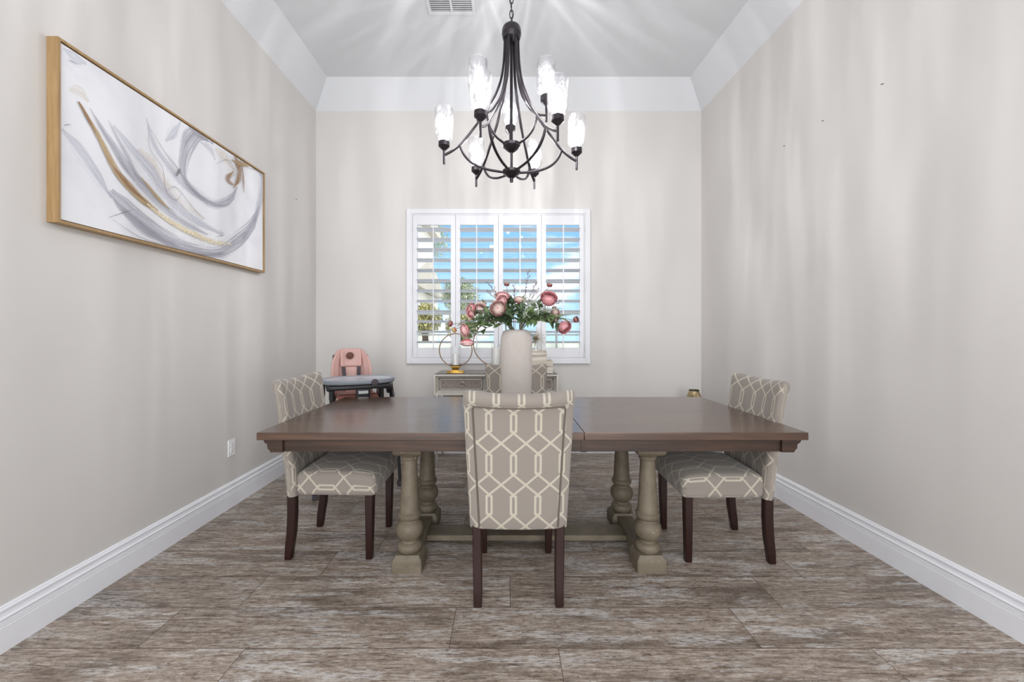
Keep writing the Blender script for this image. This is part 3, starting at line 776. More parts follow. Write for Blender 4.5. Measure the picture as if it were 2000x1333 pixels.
# ------------------------------------------------------------------ chandelier
def chandelier():
    D0 = 2.45; s = D0/F; k = s/3.3333; cx = (999-VX)*s; TH = math.radians(6)
    Z = lambda yc: HC+(650-yc/3.3333)*s
    r = empty('chandelier', (cx, D0, ZC)); tag(r, 'dark bronze two-tier chandelier with nine lit seeded glass shades above the table', 'chandelier')
    def L(rad, z, a): return Vector((rad*math.cos(a), rad*math.sin(a), z-ZC))
    MB().lathe([(0,-.028),(.020,-.028),(.045,-.022),(.062,-.008),(.065,0),(0,0)], (0,0,0), 28).build('canopy', M['bronze'], r)
    # chain
    m = MB(); zt, zb = ZC-.028, Z(150); n = 0; z = zt
    while z > zb:
        pts = []
        for q in range(14):
            a = 2*PI*q/14; u, v = .0110*math.cos(a), .0270*math.sin(a)
            pts.append((u, 0, z-.027-ZC+v) if n % 2 == 0 else (0, u, z-.027-ZC+v))
        m.tube(pts, .0032, 6, closed=True, up=Vector((0,1,0)) if n % 2 == 0 else Vector((1,0,0))); z -= .0455; n += 1
    m.build('chain', M['bronze'], r)
    m = MB(); pts = [(.006*math.sin(i*.9), .006*math.cos(i*.9), zt-ZC-(zt-zb)*i/24) for i in range(25)]; m.tube(pts, .0018, 6).build('cord', M['bronze'], r)
    zh0, zh1 = Z(160), Z(258); h = zh0-zh1
    MB().lathe([(0,zh1-ZC),(.052,zh1-ZC),(.0575,zh1-ZC+h*.25),(.060,zh1-ZC+h*.38),(.0585,zh1-ZC+h*.42),(.0585,zh1-ZC+h*.62),(.052,zh1-ZC+h*.80),(.030,zh1-ZC+h*.97),(.012,zh0-ZC),(.010,zh0-ZC+.018),(0,zh0-ZC+.018)], (0,0,0), 32).build('hub', M['bronze'], r)
    MB().tube([(0,0,zh1-ZC),(0,0,Z(1160)-ZC)], .0085, 12).build('center_rod', M['bronze'], r)
    def cup(z0, z1, rr, name, nub):
        d = z1-z0
        m = MB().lathe([(0,z0-nub-ZC),(.010,z0-nub-ZC),(.011,z0-ZC),(.026,z0+d*.2-ZC),(rr*.94,z0+d*.62-ZC),(rr,z0+d*.72-ZC),(rr,z1-ZC),(0,z1-ZC)], (0,0,0), 28); m.build(name, M['bronze'], r)
    cup(Z(995), Z(938), 58*k, 'middle_cup', 0); cup(Z(1162), Z(1112), 58*k, 'bottom_finial', 25*k)
    low = [(44,255),(46,320),(52,420),(68,520),(95,600),(130,675),(165,740),(200,790),(245,850),(290,910),(335,962),(385,1003),(434,1032)]
    strut = [(335,962),(312,1015),(275,1058),(225,1088),(160,1110),(100,1119),(46,1124)]
    upc = [(36,255),(37,330),(42,450),(55,560),(80,650),(115,715),(150,765),(195,800),(245,818)]
    ustr = [(180,792),(172,840),(150,885),(115,918),(75,938),(40,950)]
    def arm(pc, a, name, kk=k):
        pts = catmull([L(rad*kk, Z(y), a) for rad, y in pc], 4)
        side = Vector((-math.sin(a), math.cos(a), 0))
        m = MB(); m.tube(pts, .0088, 8, flat=.85, up=side); return m.build(name, M['bronze'], r, smooth=50)
    def lamp(rad, zs0, zc0, zc1, zg1, a):
        """stick bottom, cup bottom, cup top, glass top"""
        c = L(rad, 0, a); c.z = 0; z = lambda v: v-ZC
        h = zc1-zc0
        m = MB().lathe([(0,z(zs0)),(.0075,z(zs0)),(.0075,z(zc0)),(.012,z(zc0)+h*.08),(.030,z(zc0)+h*.42),(.034,z(zc0)+h*.5),(.034,z(zc1)),(.0,z(zc1))], c, 20)
        hd = m.build('lamp_holder', M['bronze'], r)
        g = zg1-zc1; R = .0565
        pr = [(.020,z(zc1)+.001),(.033,z(zc1)+.006),(.045,z(zc1)+.018),(.053,z(zc1)+.036),(R,z(zc1)+.058),(R,z(zc1)+g*.55),(R,z(zg1)-.006),(R-.001,z(zg1)),(R-.004,z(zg1)),(R-.0045,z(zg1)-.006),(R-.0045,z(zc1)+.058),(.049,z(zc1)+.036),(.041,z(zc1)+.020),(.030,z(zc1)+.010),(.018,z(zc1)+.006)]
        MB().lathe(pr, c, 28).build('glass_shade', M['shade_glass'], r, smooth=60)
        MB().lathe([(0,z(zc1)+.0005),(.013,z(zc1)+.0005),(.013,z(zc1)+.045),(0,z(zc1)+.045)], c, 12).build('bulb_socket', M['plate'], r)
        zb_ = z(zc1)+.046
        MB().lathe([(0,zb_),(.010,zb_),(.013,zb_+.008),(.021,zb_+.028),(.026,zb_+.045),(.024,zb_+.06),(.014,zb_+.072),(0,zb_+.076)], c, 16).build('light_bulb', M['bulb'], r)
        return c+Vector((0,0,zb_+.05))
    pos = []
    for i in range(6):
        a = TH+i*PI/3
        arm(low, a, 'lower_arm'); arm(strut, a, 'lower_strut')
        pos.append(lamp(434*k, Z(1088), Z(1002), Z(948), Z(738), a))
    kc = (HC+(650-204)*(D0-.09)/F)      # cup bottom of the upper tier
    for i in range(3):
        a = math.radians(1)+PI/2+i*2*PI/3
        arm(upc, a, 'upper_arm'); arm(ustr, a, 'upper_strut')
        kz = kc-.022; pos.append(lamp(245*k, kz-.092, kz, kz+.056, kz+.056+.205, a))
    for i, p in enumerate(pos):
        li = bpy.data.lights.new('bulb_light', 'POINT'); li.energy = LAMP_W; li.shadow_soft_size = .018; li.color = (1,.99,.98)
        li.use_nodes = True; t = li.node_tree; em = t.nodes['Emission']
        tc = t.nodes.new('ShaderNodeTexCoord'); sp = t.nodes.new('ShaderNodeSeparateXYZ'); t.links.new(tc.outputs['Normal'], sp.inputs[0])
        at2 = t.nodes.new('ShaderNodeMath'); at2.operation = 'ARCTAN2'; t.links.new(sp.outputs[1], at2.inputs[0]); t.links.new(sp.outputs[0], at2.inputs[1])
        cm = t.nodes.new('ShaderNodeCombineXYZ'); t.links.new(at2.outputs[0], cm.inputs[0])
        zs = t.nodes.new('ShaderNodeMath'); zs.operation = 'MULTIPLY'; zs.inputs[1].default_value = .12; t.links.new(sp.outputs[2], zs.inputs[0]); t.links.new(zs.outputs[0], cm.inputs[1]); cm.inputs[2].default_value = i*7.3
        nz = t.nodes.new('ShaderNodeTexNoise'); nz.inputs['Scale'].default_value = 7.0; nz.inputs['Detail'].default_value = 2.0; t.links.new(cm.outputs[0], nz.inputs['Vector'])
        mr = t.nodes.new('ShaderNodeMapRange'); mr.interpolation_type = 'SMOOTHSTEP'; mr.inputs[1].default_value = .50; mr.inputs[2].default_value = .68; mr.inputs[3].default_value = .62; mr.inputs[4].default_value = 3.8
        t.links.new(nz.outputs['Fac'], mr.inputs[0]); t.links.new(mr.outputs[0], em.inputs['Strength'])
        o = bpy.data.objects.new('bulb_light', li); C.objects.link(o); o.parent = r; o.location = p+Vector((0,0,0))
# ------------------------------------------------------------------ console and what stands on it
CT = .863
def console():
    x0, x1, y0, y1 = -.665, .483, 3.69, 4.12
    cx, cy = (x0+x1)/2, (y0+y1)/2; hw, hd = (x1-x0)/2, (y1-y0)/2; zb = .672
    r = empty('console_table', (cx, cy, 0)); tag(r, 'grey wood console table with ring-pull drawers below the shuttered window', 'console table')
    m = MB(); m.box(-hw, hw, -hd, hd, CT-.020, CT, .002); m.box(-hw, hw, -hd+.06, hd, zb, zb+.018, .001); m.box(-hw, -hw+.02, -hd+.06, hd, zb, CT-.02, .001); m.box(hw-.02, hw, -hd+.06, hd, zb, CT-.02, .001); m.box(-hw+.02, hw-.02, hd-.015, hd, zb, CT-.02)
    m.build('cabinet_body', M['console'], r, smooth=20)
    # bevelled picture-frame front
    m = MB(); fy = -hd
    O = [(-hw,zb),(hw,zb),(hw,CT-.0),(-hw,CT-.0)]; i1, i2 = .012, .042
    def rect(i, y): return [Vector((-hw+i, y, zb+i)), Vector((hw-i, y, zb+i)), Vector((hw-i, y, CT-.0-i)), Vector((-hw+i, y, CT-.0-i))]
    m.grid([rect(0, fy+.06), rect(0, fy-.001), rect(i1, fy-.001), rect(i2, fy+.035), rect(i2, fy+.06)], closed_u=True)
    m.build('bevelled_frame', M['silver'], r, smooth=0)
    dz0, dz1 = zb+.046, CT-.046
    for a, b in ((-hw+.047, -.13), (.13, hw-.047)):
        m = MB(); m.box(a, b, fy+.040, fy+.30, dz0, dz1, .002); d = m.build('drawer', M['linen'], r)
        m = MB(); e = .006
        m.box(a, b, fy+.036, fy+.042, dz0, dz0+e); m.box(a, b, fy+.036, fy+.042, dz1-e, dz1); m.box(a, a+e, fy+.036, fy+.042, dz0, dz1); m.box(b-e, b, fy+.036, fy+.042, dz0, dz1)
        m.build('drawer_edge', M['silver'], d, smooth=0)
        xc = (a+b)/2+(.018 if a < 0 else -.018); zc = (dz0+dz1)/2
        m = MB().lathe([(0,0),(.010,0),(.010,.004),(.006,.006),(.005,.014),(0,.015)], (xc, fy+.039, zc+.016), 14, M4=Matrix.Rotation(PI/2,4,'X'))
        m.tube([(xc+.019*math.sin(2*PI*q/24), fy+.026-.004*math.cos(2*PI*q/24), zc+.000+.019*math.cos(2*PI*q/24)) for q in range(24)], .0028, 8, closed=True, up=Vector((0,1,0)))
        m.build('ring_pull', M['nickel'], d)
    m = MB(); m.box(-.125, .125, fy+.040, fy+.06, dz0-.01, dz1+.01, .001); m.build('centre_panel', M['console'], r)
    for sx in (-1, 1):
        for yy in (fy+.09, hd-.02): MB().box(sx*(hw-.014)-.008, sx*(hw-.014)+.008, yy-.008, yy+.008, 0, zb, .001).build('leg', M['nickel'], r)

def decor():
    def ring_holder(name, x, y, R, pr, label, wide, gh, ch):
        """gold base, ring standing on it, hurricane glass and candle inside"""
        r = empty(name, (x, y, CT+.0005)); tag(r, label, 'candle holder', 'gold ring candle holders on the console')
        m = MB(); m.box(-wide, wide, -.035, .035, 0, .010, .002); m.box(-wide*.96, wide*.96, -.033, .033, .013, .022, .002); m.box(-wide*.5, wide*.5, -.02, .02, .009, .014)
        m.column([(0,0,.022,.026,.022),(0,0,.030,.028,.024),(0,0,.062,.044,.032),(0,0,.066,.044,.032)], .1)
        m.build('base', M['gold'], r)
        zc = .062+R
        MB().tube([(R*math.sin(2*PI*q/56), 0, zc-R*math.cos(2*PI*q/56)) for q in range(56)], .0032, 8, closed=True, up=Vector((0,1,0)), flat=1.6).build('ring', M['ring_gold'], r)
        zp = zc-math.sqrt(R*R-(pr+.006)**2)
        MB().lathe([(0,zp-.012),(.018,zp-.010),(pr+.006,zp-.002),(pr+.008,zp+.004),(pr+.006,zp+.004),(0,zp+.001)], (0,0,0), 28).build('candle_plate', M['ring_gold'], r)
        MB().lathe([(pr-.004,zp+.0045),(pr,zp+.0045),(pr,zp+gh),(pr-.0025,zp+gh),(pr-.0035,zp+.006)], (0,0,0), 32).build('hurricane_glass', M['clear_glass'], r, smooth=60)
        return (x, y, CT+.0005+zp+.0045), ch, pr
    def candle(p, h, rr, label):
        rr = rr*.62; r = empty('pillar_candle', p); tag(r, label, 'candle', 'white pillar candles on the console')
        MB().lathe([(0,0),(rr,0),(rr,h-.003),(rr-.003,h),(rr*.6,h-.001),(0,h-.004)], (0,0,0), 28).build('wax', M['candle'], r)
        MB().tube([(0,0,h-.005),(.0006,0,h+.010)], .0009, 5).build('wick', M['dark_slot'], r)
    p = at(890, 722, 3.83); p1 = ring_holder('ring_candle_holder', p.x, 3.83, .157, .052, 'smaller gold ring candle holder at the left end of the console', .082, .18, .1)
    candle(p1[0], .108, .052, 'white pillar candle in the smaller ring holder at left')
    p = at(968, 722, 3.86); p2 = ring_holder('ring_candle_holder', p.x+.004, 3.90, .222, .050, 'larger gold ring candle holder, partly hidden behind the ribbed vase and far chair', .085, .21, .17)
    candle(p2[0], .165, .072, 'taller white pillar candle in the larger ring holder beside the vase')
    # whitewashed boxes
    def crate(name, x0, x1, y0, y1, z0, n, ph, label):
        r = empty(name, ((x0+x1)/2, (y0+y1)/2, z0)); tag(r, label, 'wooden crate', 'stacked whitewashed crates on the console'); hw, hd = (x1-x0)/2, (y1-y0)/2
        for i in range(n):
            m = MB(); a, b = i*(ph+.004), i*(ph+.004)+ph
            m.box(-hw, hw, -hd, -hd+.012, a, b, .0015); m.box(-hw, hw, hd-.012, hd, a, b, .0015); m.box(-hw, -hw+.012, -hd+.012, hd-.012, a, b, .0015); m.box(hw-.012, hw, -hd+.012, hd-.012, a, b, .0015)
            m.build('plank', M['whitewash'], r, smooth=20)
        H = n*(ph+.004)-.004
        m = MB(); m.box(-hw+.011, hw-.011, -hd+.011, hd-.011, H-.020, H-.006); m.box(-hw+.012, hw-.012, -hd+.012, hd-.012, .002, .010)
        m.column([(-hw+.02,-hd+.02,.0,.008,.008),(-hw+.02,-hd+.02,H-.008,.008,.008)]); m.column([(hw-.02,-hd+.02,.0,.008,.008),(hw-.02,-hd+.02,H-.008,.008,.008)])
        m.build('lining', M['whitewash'], r, smooth=20); return z0+H
    D = 3.80; X = lambda px: (px-VX)*D/F
    zt = crate('wooden_crate', X(1016), X(1080), D, D+.20, CT+.0005, 2, .057, 'larger whitewashed crate at the right of the console, under the smaller one')
    zt = crate('wooden_crate', X(1014), X(1068), D+.01, D+.17, zt+.0005, 2, .044, 'smaller whitewashed crate, topmost of the stack on the console')
    # starburst ornament
    c = at(1046, 662, 3.88); r = empty('starburst_ornament', (c.x, 3.88, zt+.0005)); tag(r, 'spiky champagne metal starburst ornament on top of the smaller crate', 'ornament')
    h = c.z-zt; m = MB(); rn = random.Random(5)
    m.sphere((0,0,h), .012, 10, 8)
    for i in range(86):
        ph = math.acos(1-2*(i+.5)/86); th = i*2.39996
        d = Vector((math.sin(ph)*math.cos(th), math.sin(ph)*math.sin(th), math.cos(ph)))
        ln = .105+rn.random()*.015
        if d.z < 0: ln = min(ln, (h-.004)/max(.02, -d.z))
        m.tube([Vector((0,0,h))+d*.008, Vector((0,0,h))+d*ln], .0016, 5, taper=[1, .55])
    m.build('spikes', M['champagne'], r)
    MB().lathe([(0,0),(.030,0),(.030,.006),(.006,.010),(.004,.014),(.004,h-.01),(0,h-.01)], (0,0,0), 18).build('stand', M['plate'], r)
    # floor vase beyond the table
    X = (1355.5-VX)*3.85/F; H = HC-(762-VY)*3.85/F
    r = empty('floor_vase', (X, 3.85, 0)); tag(r, 'faceted gold vase, only its rim showing past the right far corner of table', 'vase')
    m = MB(); sec = [(.075,0),(.085,.02),(.120,.22),(.125,.34),(.085,.54),(.060,H-.05),(.047,H-.008),(.045,H),(.040,H),(.041,H-.008),(.054,H-.06),(.05,H-.2),(.0,H-.3)]
    rows = []
    for i, (rr, z) in enumerate(sec): rows.append([(rr*math.cos(2*PI*q/8+(i % 2 if i < 6 else 0)*PI/8), rr*math.sin(2*PI*q/8+(i % 2 if i < 6 else 0)*PI/8), z) for q in range(8)])
    b = m.grid(rows, closed_u=True); m.face([b+q for q in reversed(range(8))]); m.build('vase_body', M['mercury'], r, smooth=0)
    MB().lathe([(.047,H-.010),(.0485,H-.006),(.0475,H+.001),(.041,H+.001),(.0415,H-.010)], (0,0,0), 8).build('vase_rim', M['dark_slot'], r, smooth=0)

# ------------------------------------------------------------------ vase and flowers
VP = Vector((.0636, 2.43, .7755)); VH = .492
def big_vase():
    def fr(a, z):
        return 1-.020*abs(math.sin(a*38))**.7*min(1, max(0, (z-.004)/.02))*min(1, max(0, (VH-.006-z)/.03))
    prof = [(.001,0),(.080,0),(.085,.004)]
    for i in range(13): prof.append((.0855+.0105*math.sin(PI/2*min(1, i/10)), .012+i*.030))
    z0 = prof[-1][1]; R = .0965
    prof += [(.0965, z0+.02), (.0955,.425), (.093,.447), (.0875,.466), (.080,.479), (.070,.487), (.062,VH-.001), (.056,VH), (.050,VH-.002), (.048,VH-.010), (.050,VH-.03), (.072,VH-.06), (.085,.36), (.080,.05), (.001,.04)]
    m = MB().lathe(prof, (0,0,0), 380, fr)
    o = m.build('ribbed_vase', M['vase'], loc=tuple(VP), smooth=50); tag(o, 'tall greige vertically ribbed ceramic vase on the table behind the front chair', 'vase')

def leafmb(m, base, d, L, W, up, curl=.25, fold=.15, n=6):
    d = d.normalized(); sd = d.cross(up)
    if sd.length < 1e-3: sd = d.cross(Vector((1,0,0)))
    sd.normalize(); nn = sd.cross(d).normalized(); rows = []
    for i in range(n+1):
        t = i/n; w = W*.5*math.sin(PI*min(1, t**.75*.98+.01))*(1-.25*t); cpt = base+d*L*t-nn*curl*L*t*t
        rows.append([cpt-sd*w+nn*fold*w, cpt-sd*w*.5+nn*fold*w*.35, cpt, cpt+sd*w*.5+nn*fold*w*.35, cpt+sd*w+nn*fold*w])
    m.grid(rows)

def rose(m, R, seed, layers=7, openness=1.0, cup=1.0):
    """head opens along +z, centre at the origin"""
    rn = random.Random(seed)
    m.sphere((0,0,-R*.05), R*.42, 10, 7)
    for k in range(layers):
        f = k/(layers-1); rk = R*(.20+.80*f); n = 3+k; top = math.radians((10+66*f)*openness); bot = math.radians(140-10*f)
        for j in range(n):
            a0 = 2*PI*(j+.37*k+.15*rn.random())/n; w = 2*PI/n*.72+.10; jr = rn.uniform(-.03, .03); rows = []; uvs = []
            for i in range(6):
                t = i/5; th = bot+(top-bot)*t; row = []
                for q in range(7):
                    s = (q/6-.5)*2; az = a0+s*w*(1-.25*(1-t))
                    rr = rk*(1+jr+(.05*s*s if i > 3 else 0)+.07*f*max(0, t-.75)*4+.025*math.sin(5*s+seed+j)*t)
                    thr = th+.16*abs(s)**2.5*t+.03*math.sin(7*s+j)*t
                    row.append(Vector((rr*math.sin(thr)*math.cos(az), rr*math.sin(thr)*math.sin(az), rr*math.cos(thr)*cup)))
                rows.append(row); uvs.append([(q/6, t) for q in range(7)])
            m.grid(rows, uvs)

def orient(d):
    return d.to_track_quat('Z', 'Y').to_matrix().to_4x4()

def flowers():
    g = 'stems in the ribbed vase'; rn = random.Random(11); mouth = VP+Vector((0,0,VH))
    used = [0]
    def stem_path(tip, n=5):
        used[0] += 1; k = used[0]
        a = math.atan2(tip.y-mouth.y, tip.x-mouth.x); rr = .010+.028*((k*.618) % 1)
        base = mouth+Vector((rr*.5*math.cos(a+2.5), rr*.5*math.sin(a+2.5), -.30)); ex = mouth+Vector((min(.040, rr+.008)*math.cos(a), min(.040, rr+.008)*math.sin(a), .002))
        d = tip-ex; mid = ex+d*.45+Vector((0,0,.05*min(1, d.length/.2)))
        mid.x -= .0; q = catmull([base, ex, mid, tip], n); return q
    def add_leaves(m, q, cnt, L, W, start=.52, spread=.9, up=None):
        N = len(q)
        for i in range(cnt):
            t = start+(.97-start)*(i+rn.random()*.6)/cnt; j = min(N-2, int(t*(N-1))); p = q[j].lerp(q[j+1], t*(N-1)-j); tg = (q[j+1]-q[j]).normalized()
            rv = Vector((rn.uniform(-1,1), rn.uniform(-1,1), rn.uniform(-.7,1))).normalized()
            d = (tg*.55+rv*spread).normalized(); l = L*rn.uniform(.7,1.2)
            if p.z+d.z*l < mouth.z-.02: d.z = abs(d.z)
            leafmb(m, p, d, l, W*rn.uniform(.8,1.15), Vector((rn.uniform(-.4,.4), -.6, 1)), rn.uniform(.05,.35), .2)
    def px(x, y, dy=0): return at(x, y, 2.43+dy)
    spec = [ # px, py, dy, radius px, facing, petal, layers, openness, label
     (972.6,602.9,-.10,15.0,(-.1,-1,.12),'pale',8,1.0,'large pale pink rose facing the viewer, above the left of the vase mouth'),
     (982,577,.0,13.5,(.1,-.45,.9),'pink',6,1.1,'pink rose at the top of the bouquet, left of centre'),
     (979,588,-.05,12.0,(-.5,-.8,.25),'pink',6,1.1,'pink rose tucked just above the large pale rose'),
     (1015.5,584.5,.02,11.5,(.15,-.35,1),'dusty',6,1.1,'muted pink bloom at the top centre of the bouquet'),
     (1072,583.4,-.04,15.5,(.05,-.85,.55),'deep',8,1.0,'large vivid pink rose high on the right of the bouquet'),
     (1086.5,610,.04,11.5,(.7,-.6,.25),'dusty',6,1.2,'mauve bloom below the large vivid pink rose'),
     (1102.9,640,-.02,13.0,(.35,-.75,-.45),'deep',7,1.0,'deep pink rose drooping at the lower right of the bouquet'),
     (918,603.5,.0,12.0,(-.75,-.55,.35),'deep',6,1.15,'deep pink rose at the upper left of the bouquet'),
     (938,602,.03,12.0,(.1,-.8,.5),'pale',6,1.1,'pale pink rose beside the deep pink one at upper left'),
     (919.5,613.5,-.03,8.5,(-.3,-.9,-.1),'pink',5,1.2,'small pink rose under the two upper left roses'),
     (905.5,646.5,-.06,13.0,(-.75,-.45,-.25),'pink',6,1.25,'open pink rose low on the left, beside the beige bud'),
     (913,671.5,-.02,12.5,(.05,-.25,-1),'pink',6,1.1,'pink rose hanging upside down at the lowest left of the bouquet'),
     (1081.8,627,.05,10.0,(.2,-.3,-.9),'dusty',5,1.2,'faded mauve bloom turned down below the leaves at right'),
     (941,593,.09,9.0,(-.1,-.2,1),'dusty',5,1.1,'beige pink bloom behind the upper left roses')]
    for x, y, dy, rp, fc, col, ly, op, lab in spec:
        c = px(x, y, dy); R = rp*c.y/F; f = Vector(fc).normalized()
        r = empty('rose_stem', tuple(mouth)); tag(r, lab, 'flower', g)
        q = stem_path(c-f*R*.55); o = mouth
        if fc[2] < -.15:   # nodding heads: stem arches over
            q = stem_path(c-f*R*.6)
        m = MB().tube([p-o for p in q], .0022, 6); m.build('stem', M['stem'], r)
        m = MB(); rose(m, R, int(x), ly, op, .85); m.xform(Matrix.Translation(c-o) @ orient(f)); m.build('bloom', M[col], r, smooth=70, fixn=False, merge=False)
        m = MB()
        for j in range(5):
            a = 2*PI*j/5; dd = Vector((math.cos(a), math.sin(a), -.05)); leafmb(m, Vector((0,0,-R*.72)), dd, R*.85, R*.4, Vector((0,0,1)), -.35)
        m.xform(Matrix.Translation(c-o) @ orient(f)); add_leaves_o = [p-o for p in q]
        N0 = len(m.v); mouth_save = mouth
        mm = MB(); add_leaves(mm, q, 10, .064, .037, .50); mm.xform(Matrix.Translation(-o)); 
        mm.build('leaves', M['leaf'] if int(x) % 2 else M['leaf_dark'], r, smooth=60, fixn=False, merge=False)
        m.build('sepals', M['leaf'], r, smooth=60, fixn=False, merge=False)
    buds = [(989.8,555.5,.02,5.2,(.1,-.2,1),'budm','mauve bud standing highest left of the bouquet centre'),
            (1073.4,557,.04,5.4,(.15,-.2,1),'budm','mauve bud above the large vivid pink rose'),
            (1125,624.3,.0,5.8,(.5,-.5,.2),'budm','mauve bud at the far right tip of the bouquet'),
            (879.6,632.5,-.02,5.8,(-.8,-.3,.3),'budm','mauve bud at the far left tip of the bouquet'),
            (886.8,644.8,-.03,5.2,(-.6,-.3,-.4),'beigebud','beige bud just below the far left mauve bud')]
    for x, y, dy, rp, fc, col, lab in buds:
        c = px(x, y, dy); R = rp*c.y/F; f = Vector(fc).normalized(); r = empty('flower_bud_stem', tuple(mouth)); tag(r, lab, 'flower bud', g)
        q = stem_path(c-f*R*.8); MB().tube([p-mouth for p in q], .0016, 6).build('stem', M['twig'], r)
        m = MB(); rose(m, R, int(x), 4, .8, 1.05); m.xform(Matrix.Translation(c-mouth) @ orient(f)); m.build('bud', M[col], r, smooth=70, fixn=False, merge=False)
    twigs = [(1032,532.7,.02,'tallest dark berried twig at the top of the bouquet'),(955,555,.04,'berried twig pointing up left over the roses'),(953,571.7,.0,'lower berried twig on the upper left'),
             (1046.7,555,.0,'berried twig leaning right of the tallest one'),(1049.6,569.7,-.03,'leafy brown twig right of centre'),(1111,615.6,.03,'berried twig at the right over the drooping rose'),
             (1092,592,.05,'short berried twig right of the large vivid pink rose'),(1003.8,559,.05,'berried twig beside the highest mauve bud')]
    for x, y, dy, lab in twigs:
        c = px(x, y, dy); r = empty('berry_twig', tuple(mouth)); tag(r, lab, 'twig', g); q = stem_path(c, 7); m = MB(); m.tube([p-mouth for p in q], .0012, 5); b = MB(); N = len(q)
        for i in range(int(N*.62), N):
            p = q[i]; tg = (q[min(i+1, N-1)]-q[i-1]).normalized()
            for _ in range(2):
                d = (tg*.8+Vector((rn.uniform(-1,1), rn.uniform(-.6,.6), rn.uniform(-.4,1)))*.8).normalized(); l = rn.uniform(.010,.030)
                m.tube([p-mouth, p-mouth+d*l], .0008, 4)
                for t in (.45, .75, 1): b.sphere(p-mouth+d*l*t+Vector((rn.uniform(-.001,.001),)*3), .0019, 6, 4)
        m.build('stem', M['twig'], r); b.build('berries', M['twig'], r)
    greens = [(940,622,-.05,'leaf_dark',.060,.030,'dark leafy green spray reaching left of the vase mouth'),(925,637,-.02,'leaf',.058,.030,'broad green leafy spray drooping at the left'),(905,632,.02,'leaf',.05,.026,'green leaf spray behind the open left rose'),
              (955,606,.03,'leaf',.052,.026,'green leaf spray beside the large pale rose'),(1000,590,.04,'leaf_dark',.050,.022,'upright dark leaf spray in the bouquet centre'),(1018,603,-.04,'leaf_dark',.055,.020,'narrow dark leaf spray above the vase mouth'),
              (1036,612,-.07,'leaf',.060,.034,'broad pale green leaf spray right of the bouquet centre'),(1052,625,-.05,'leaf',.055,.028,'green leaf spray reaching right above the vase'),(1064,612,.03,'leaf_dark',.050,.026,'dark leaf spray under the large vivid pink rose'),
              (1094,622,-.01,'leaf',.060,.030,'green leaf spray at the right over the faded bloom'),(988,618,-.06,'leaf_dark',.05,.022,'dark leaf spray in front below the large pale rose')]
    for x, y, dy, col, L, W, lab in greens:
        c = px(x, y, dy); r = empty('leaf_spray', tuple(mouth)); tag(r, lab, 'foliage', g); q = stem_path(c, 6)
        MB().tube([p-mouth for p in q], .0018, 6).build('stem', M['stem'], r)
        m = MB(); add_leaves(m, q, 24, L*.95, W*1.05, .42, 1.05); leafmb(m, q[-1], (q[-1]-q[-3]), L, W, Vector((0,-.5,1)))
        m.xform(Matrix.Translation(-mouth)); m.build('leaves', M[col], r, smooth=60, fixn=False, merge=False)
    sages = [(1024,584,.0,'dusty sage spray standing upright in the bouquet centre'),(1044,590,-.05,'dusty sage spray leaning right of centre'),(1076,605,-.05,'dusty sage spray reaching right'),(1030,615,-.08,'short dusty sage spray in front of the vase mouth'),(1098,603,.02,'dusty sage spray at the far right'),(968,620,.04,'dusty sage spray behind the left leaves')]
    for x, y, dy, lab in sages:
        c = px(x, y, dy); r = empty('sage_spray', tuple(mouth)); tag(r, lab, 'foliage', g); q = stem_path(c, 8)
        MB().tube([p-mouth for p in q], .0014, 5).build('stem', M['sage'], r)
        m = MB(); add_leaves(m, q, 70, .032, .0065, .42, 1.0); m.xform(Matrix.Translation(-mouth)); m.build('leaves', M['sage'], r, smooth=60, fixn=False, merge=False)

